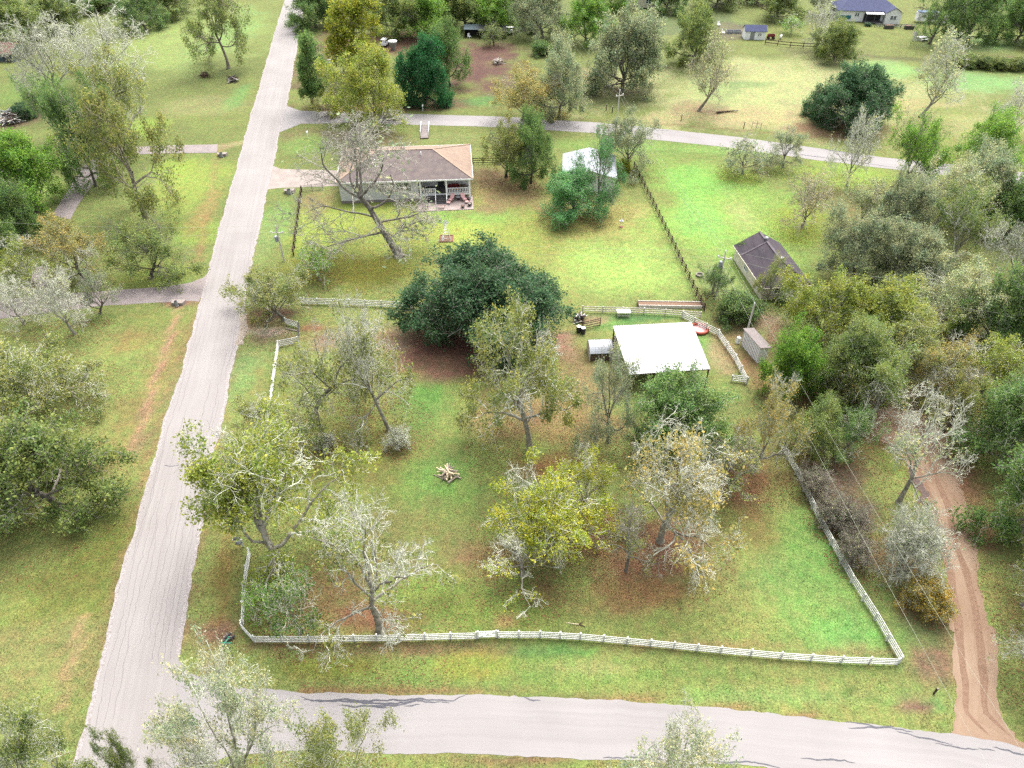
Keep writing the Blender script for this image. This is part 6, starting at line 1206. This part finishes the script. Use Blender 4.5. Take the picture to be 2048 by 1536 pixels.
# ------------------------------------------------------------------ tufts of grass and fallen leaves (nobody could count them)
def blocked(x, y):
    """True on roads, drives, patio and building footprints"""
    q = -CAMH; depth = y * CP - q * SP; px = 1024 + FPX * x / depth; py = 768 + FPX * (-y * SP - q * CP) / depth
    lx = np.interp(py, [p[1] for p in ML][::-1], [p[0] for p in ML][::-1]); rx = np.interp(py, [p[1] for p in MR][::-1], [p[0] for p in MR][::-1])
    b_ = (px > lx - 4) & (px < rx + 5)
    top = np.interp(px, [352, 420, 600, 950, 1300, 1662, 1843, 2060], [1312, 1362, 1386, 1386, 1403, 1438, 1459, 1498]); bot = np.interp(px, [300, 560, 1000, 1500, 2060], [1560, 1504, 1513, 1534, 1592])
    b_ |= (px > 340) & (py > top) & (py < bot)
    dl = np.interp(py, [720, 814, 920, 1019, 1095, 1218, 1364, 1466], [1680, 1712, 1812, 1861, 1876, 1898, 1913, 1905]); dr_ = np.interp(py, [720, 828, 889, 1043, 1174, 1262, 1423, 1476], [1780, 1871, 1892, 1930, 1956, 1988, 2004, 2032])
    b_ |= (py > 720) & (px > dl) & (px < dr_)
    b_ |= (px < 420) & (py > 540) & (py < 640) | (px > 525) & (px < 960) & (py > 320) & (py < 425) & ((px > 690) | (py < 384)) | (px > 1170) & (px < 1430) & (py > 640) & (py < 770)
    b_ |= (py < 445) & (py > 280) & (px < 445)
    b_ |= np.abs(py - np.interp(px, [560, 953, 1234, 1629, 2048], [238, 243, 260, 308, 357])) < 20
    return b_
def scatter(name, x, y, z, size, flat, colr, mat, rng):
    n = len(x); c_ = np.stack([x, y, z], 1)
    if flat:
        nrm = unit(rng.normal(size=(n, 3)) * .35 + np.array([0, 0, 1])); ax = unit(np.cross(nrm, rng.normal(size=(n, 3)))); bx = np.cross(nrm, ax); s_ = size[:, None]
        v = np.stack([c_ - ax * s_, c_ + bx * s_ * .55, c_ + ax * s_, c_ - bx * s_ * .55], 1).reshape(-1, 3); f = np.arange(4 * n).reshape(-1, 4); k = 4
    else:
        a = rng.random(n) * 6.28; d = np.stack([np.cos(a), np.sin(a), 0 * a], 1); e = np.stack([-np.sin(a), np.cos(a), 0 * a], 1); s_ = size[:, None]; upv = np.array([0, 0, 1.0])
        l1 = rng.normal(size=(n, 3)) * .45 * s_; l2 = rng.normal(size=(n, 3)) * .45 * s_; l1[:, 2] = l2[:, 2] = 0
        v = np.stack([c_ - d * s_ * .5, c_ + d * s_ * .5, c_ + upv * s_ * 1.1 + l1, c_ - e * s_ * .5, c_ + e * s_ * .5, c_ + upv * s_ * .9 + l2], 1).reshape(-1, 3); f = np.arange(6 * n).reshape(-1, 3); k = 6
    me = fast_mesh(name, v, f); ca = me.color_attributes.new("turf", 'FLOAT_COLOR', 'POINT')
    ca.data.foreach_set("color", np.repeat(np.concatenate([colr, np.ones((n, 1))], 1), k, axis=0).astype(np.float32).ravel()); me.materials.append(mat)
    o = new_obj(name, me); o["kind"] = "stuff"; return o
tm = bpy.data.materials.new("blades_and_leaves"); nt, b = nodes_of(tm); N, L = nt.nodes, nt.links
at = N.new("ShaderNodeAttribute"); at.attribute_name = "turf"; L.new(at.outputs["Color"], b.inputs["Base Color"]); b.inputs["Roughness"].default_value = .9; b.inputs["Specular IOR Level"].default_value = .1
rg = np.random.default_rng(77)
yy = 22 + 108 * rg.random(260000) ** 1.3; xx = (rg.random(260000) * 2 - 1) * (yy * .62 + 30)
kp = (fbm(xx * .25, yy * .25) + fbm(xx * .9 + 5, yy * .9) > 1.0) & ~blocked(xx, yy); xx, yy = xx[kp], yy[kp]
cg = turf_at(xx, yy) * rg.uniform(1.1, 2.2, (len(xx), 1)) * rg.uniform(.85, 1.15, (len(xx), 3))
g_ = scatter("grass", xx, yy, np.zeros(len(xx)), rg.uniform(.035, .085, len(xx)), False, np.clip(cg, .003, .5), tm, rg); tag(g_, "short uneven grass tufts over the lawns and verges", "grass")
px_, py_ = [], []
for o in list(bpy.data.objects):
    if o.parent is None and o.get("category") in ("tree", "shrub") and o.location.y < 150:
        R_ = max((c_.scale.x for c_ in o.children), default=1); n = int(240 * min(R_, 8)); r_ = R_ * 1.25 * np.sqrt(rg.random(n)); a = rg.random(n) * 6.28
        px_.append(o.location.x + r_ * np.cos(a)); py_.append(o.location.y + r_ * np.sin(a))
xx, yy = np.concatenate(px_), np.concatenate(py_); kp = ~blocked(xx, yy) | (rg.random(len(xx)) < .04); xx, yy = xx[kp], yy[kp]
lc = np.array(K(176, 128, 92)) * (1 - rg.random((len(xx), 1)) * .65) + np.array(K(214, 184, 130)) * rg.random((len(xx), 1)) * .35
l_ = scatter("leaf_litter", xx, yy, np.full(len(xx), .045), rg.uniform(.05, .11, len(xx)), True, lc, tm, rg); tag(l_, "scattered brown fallen leaves under the trees", "leaves")
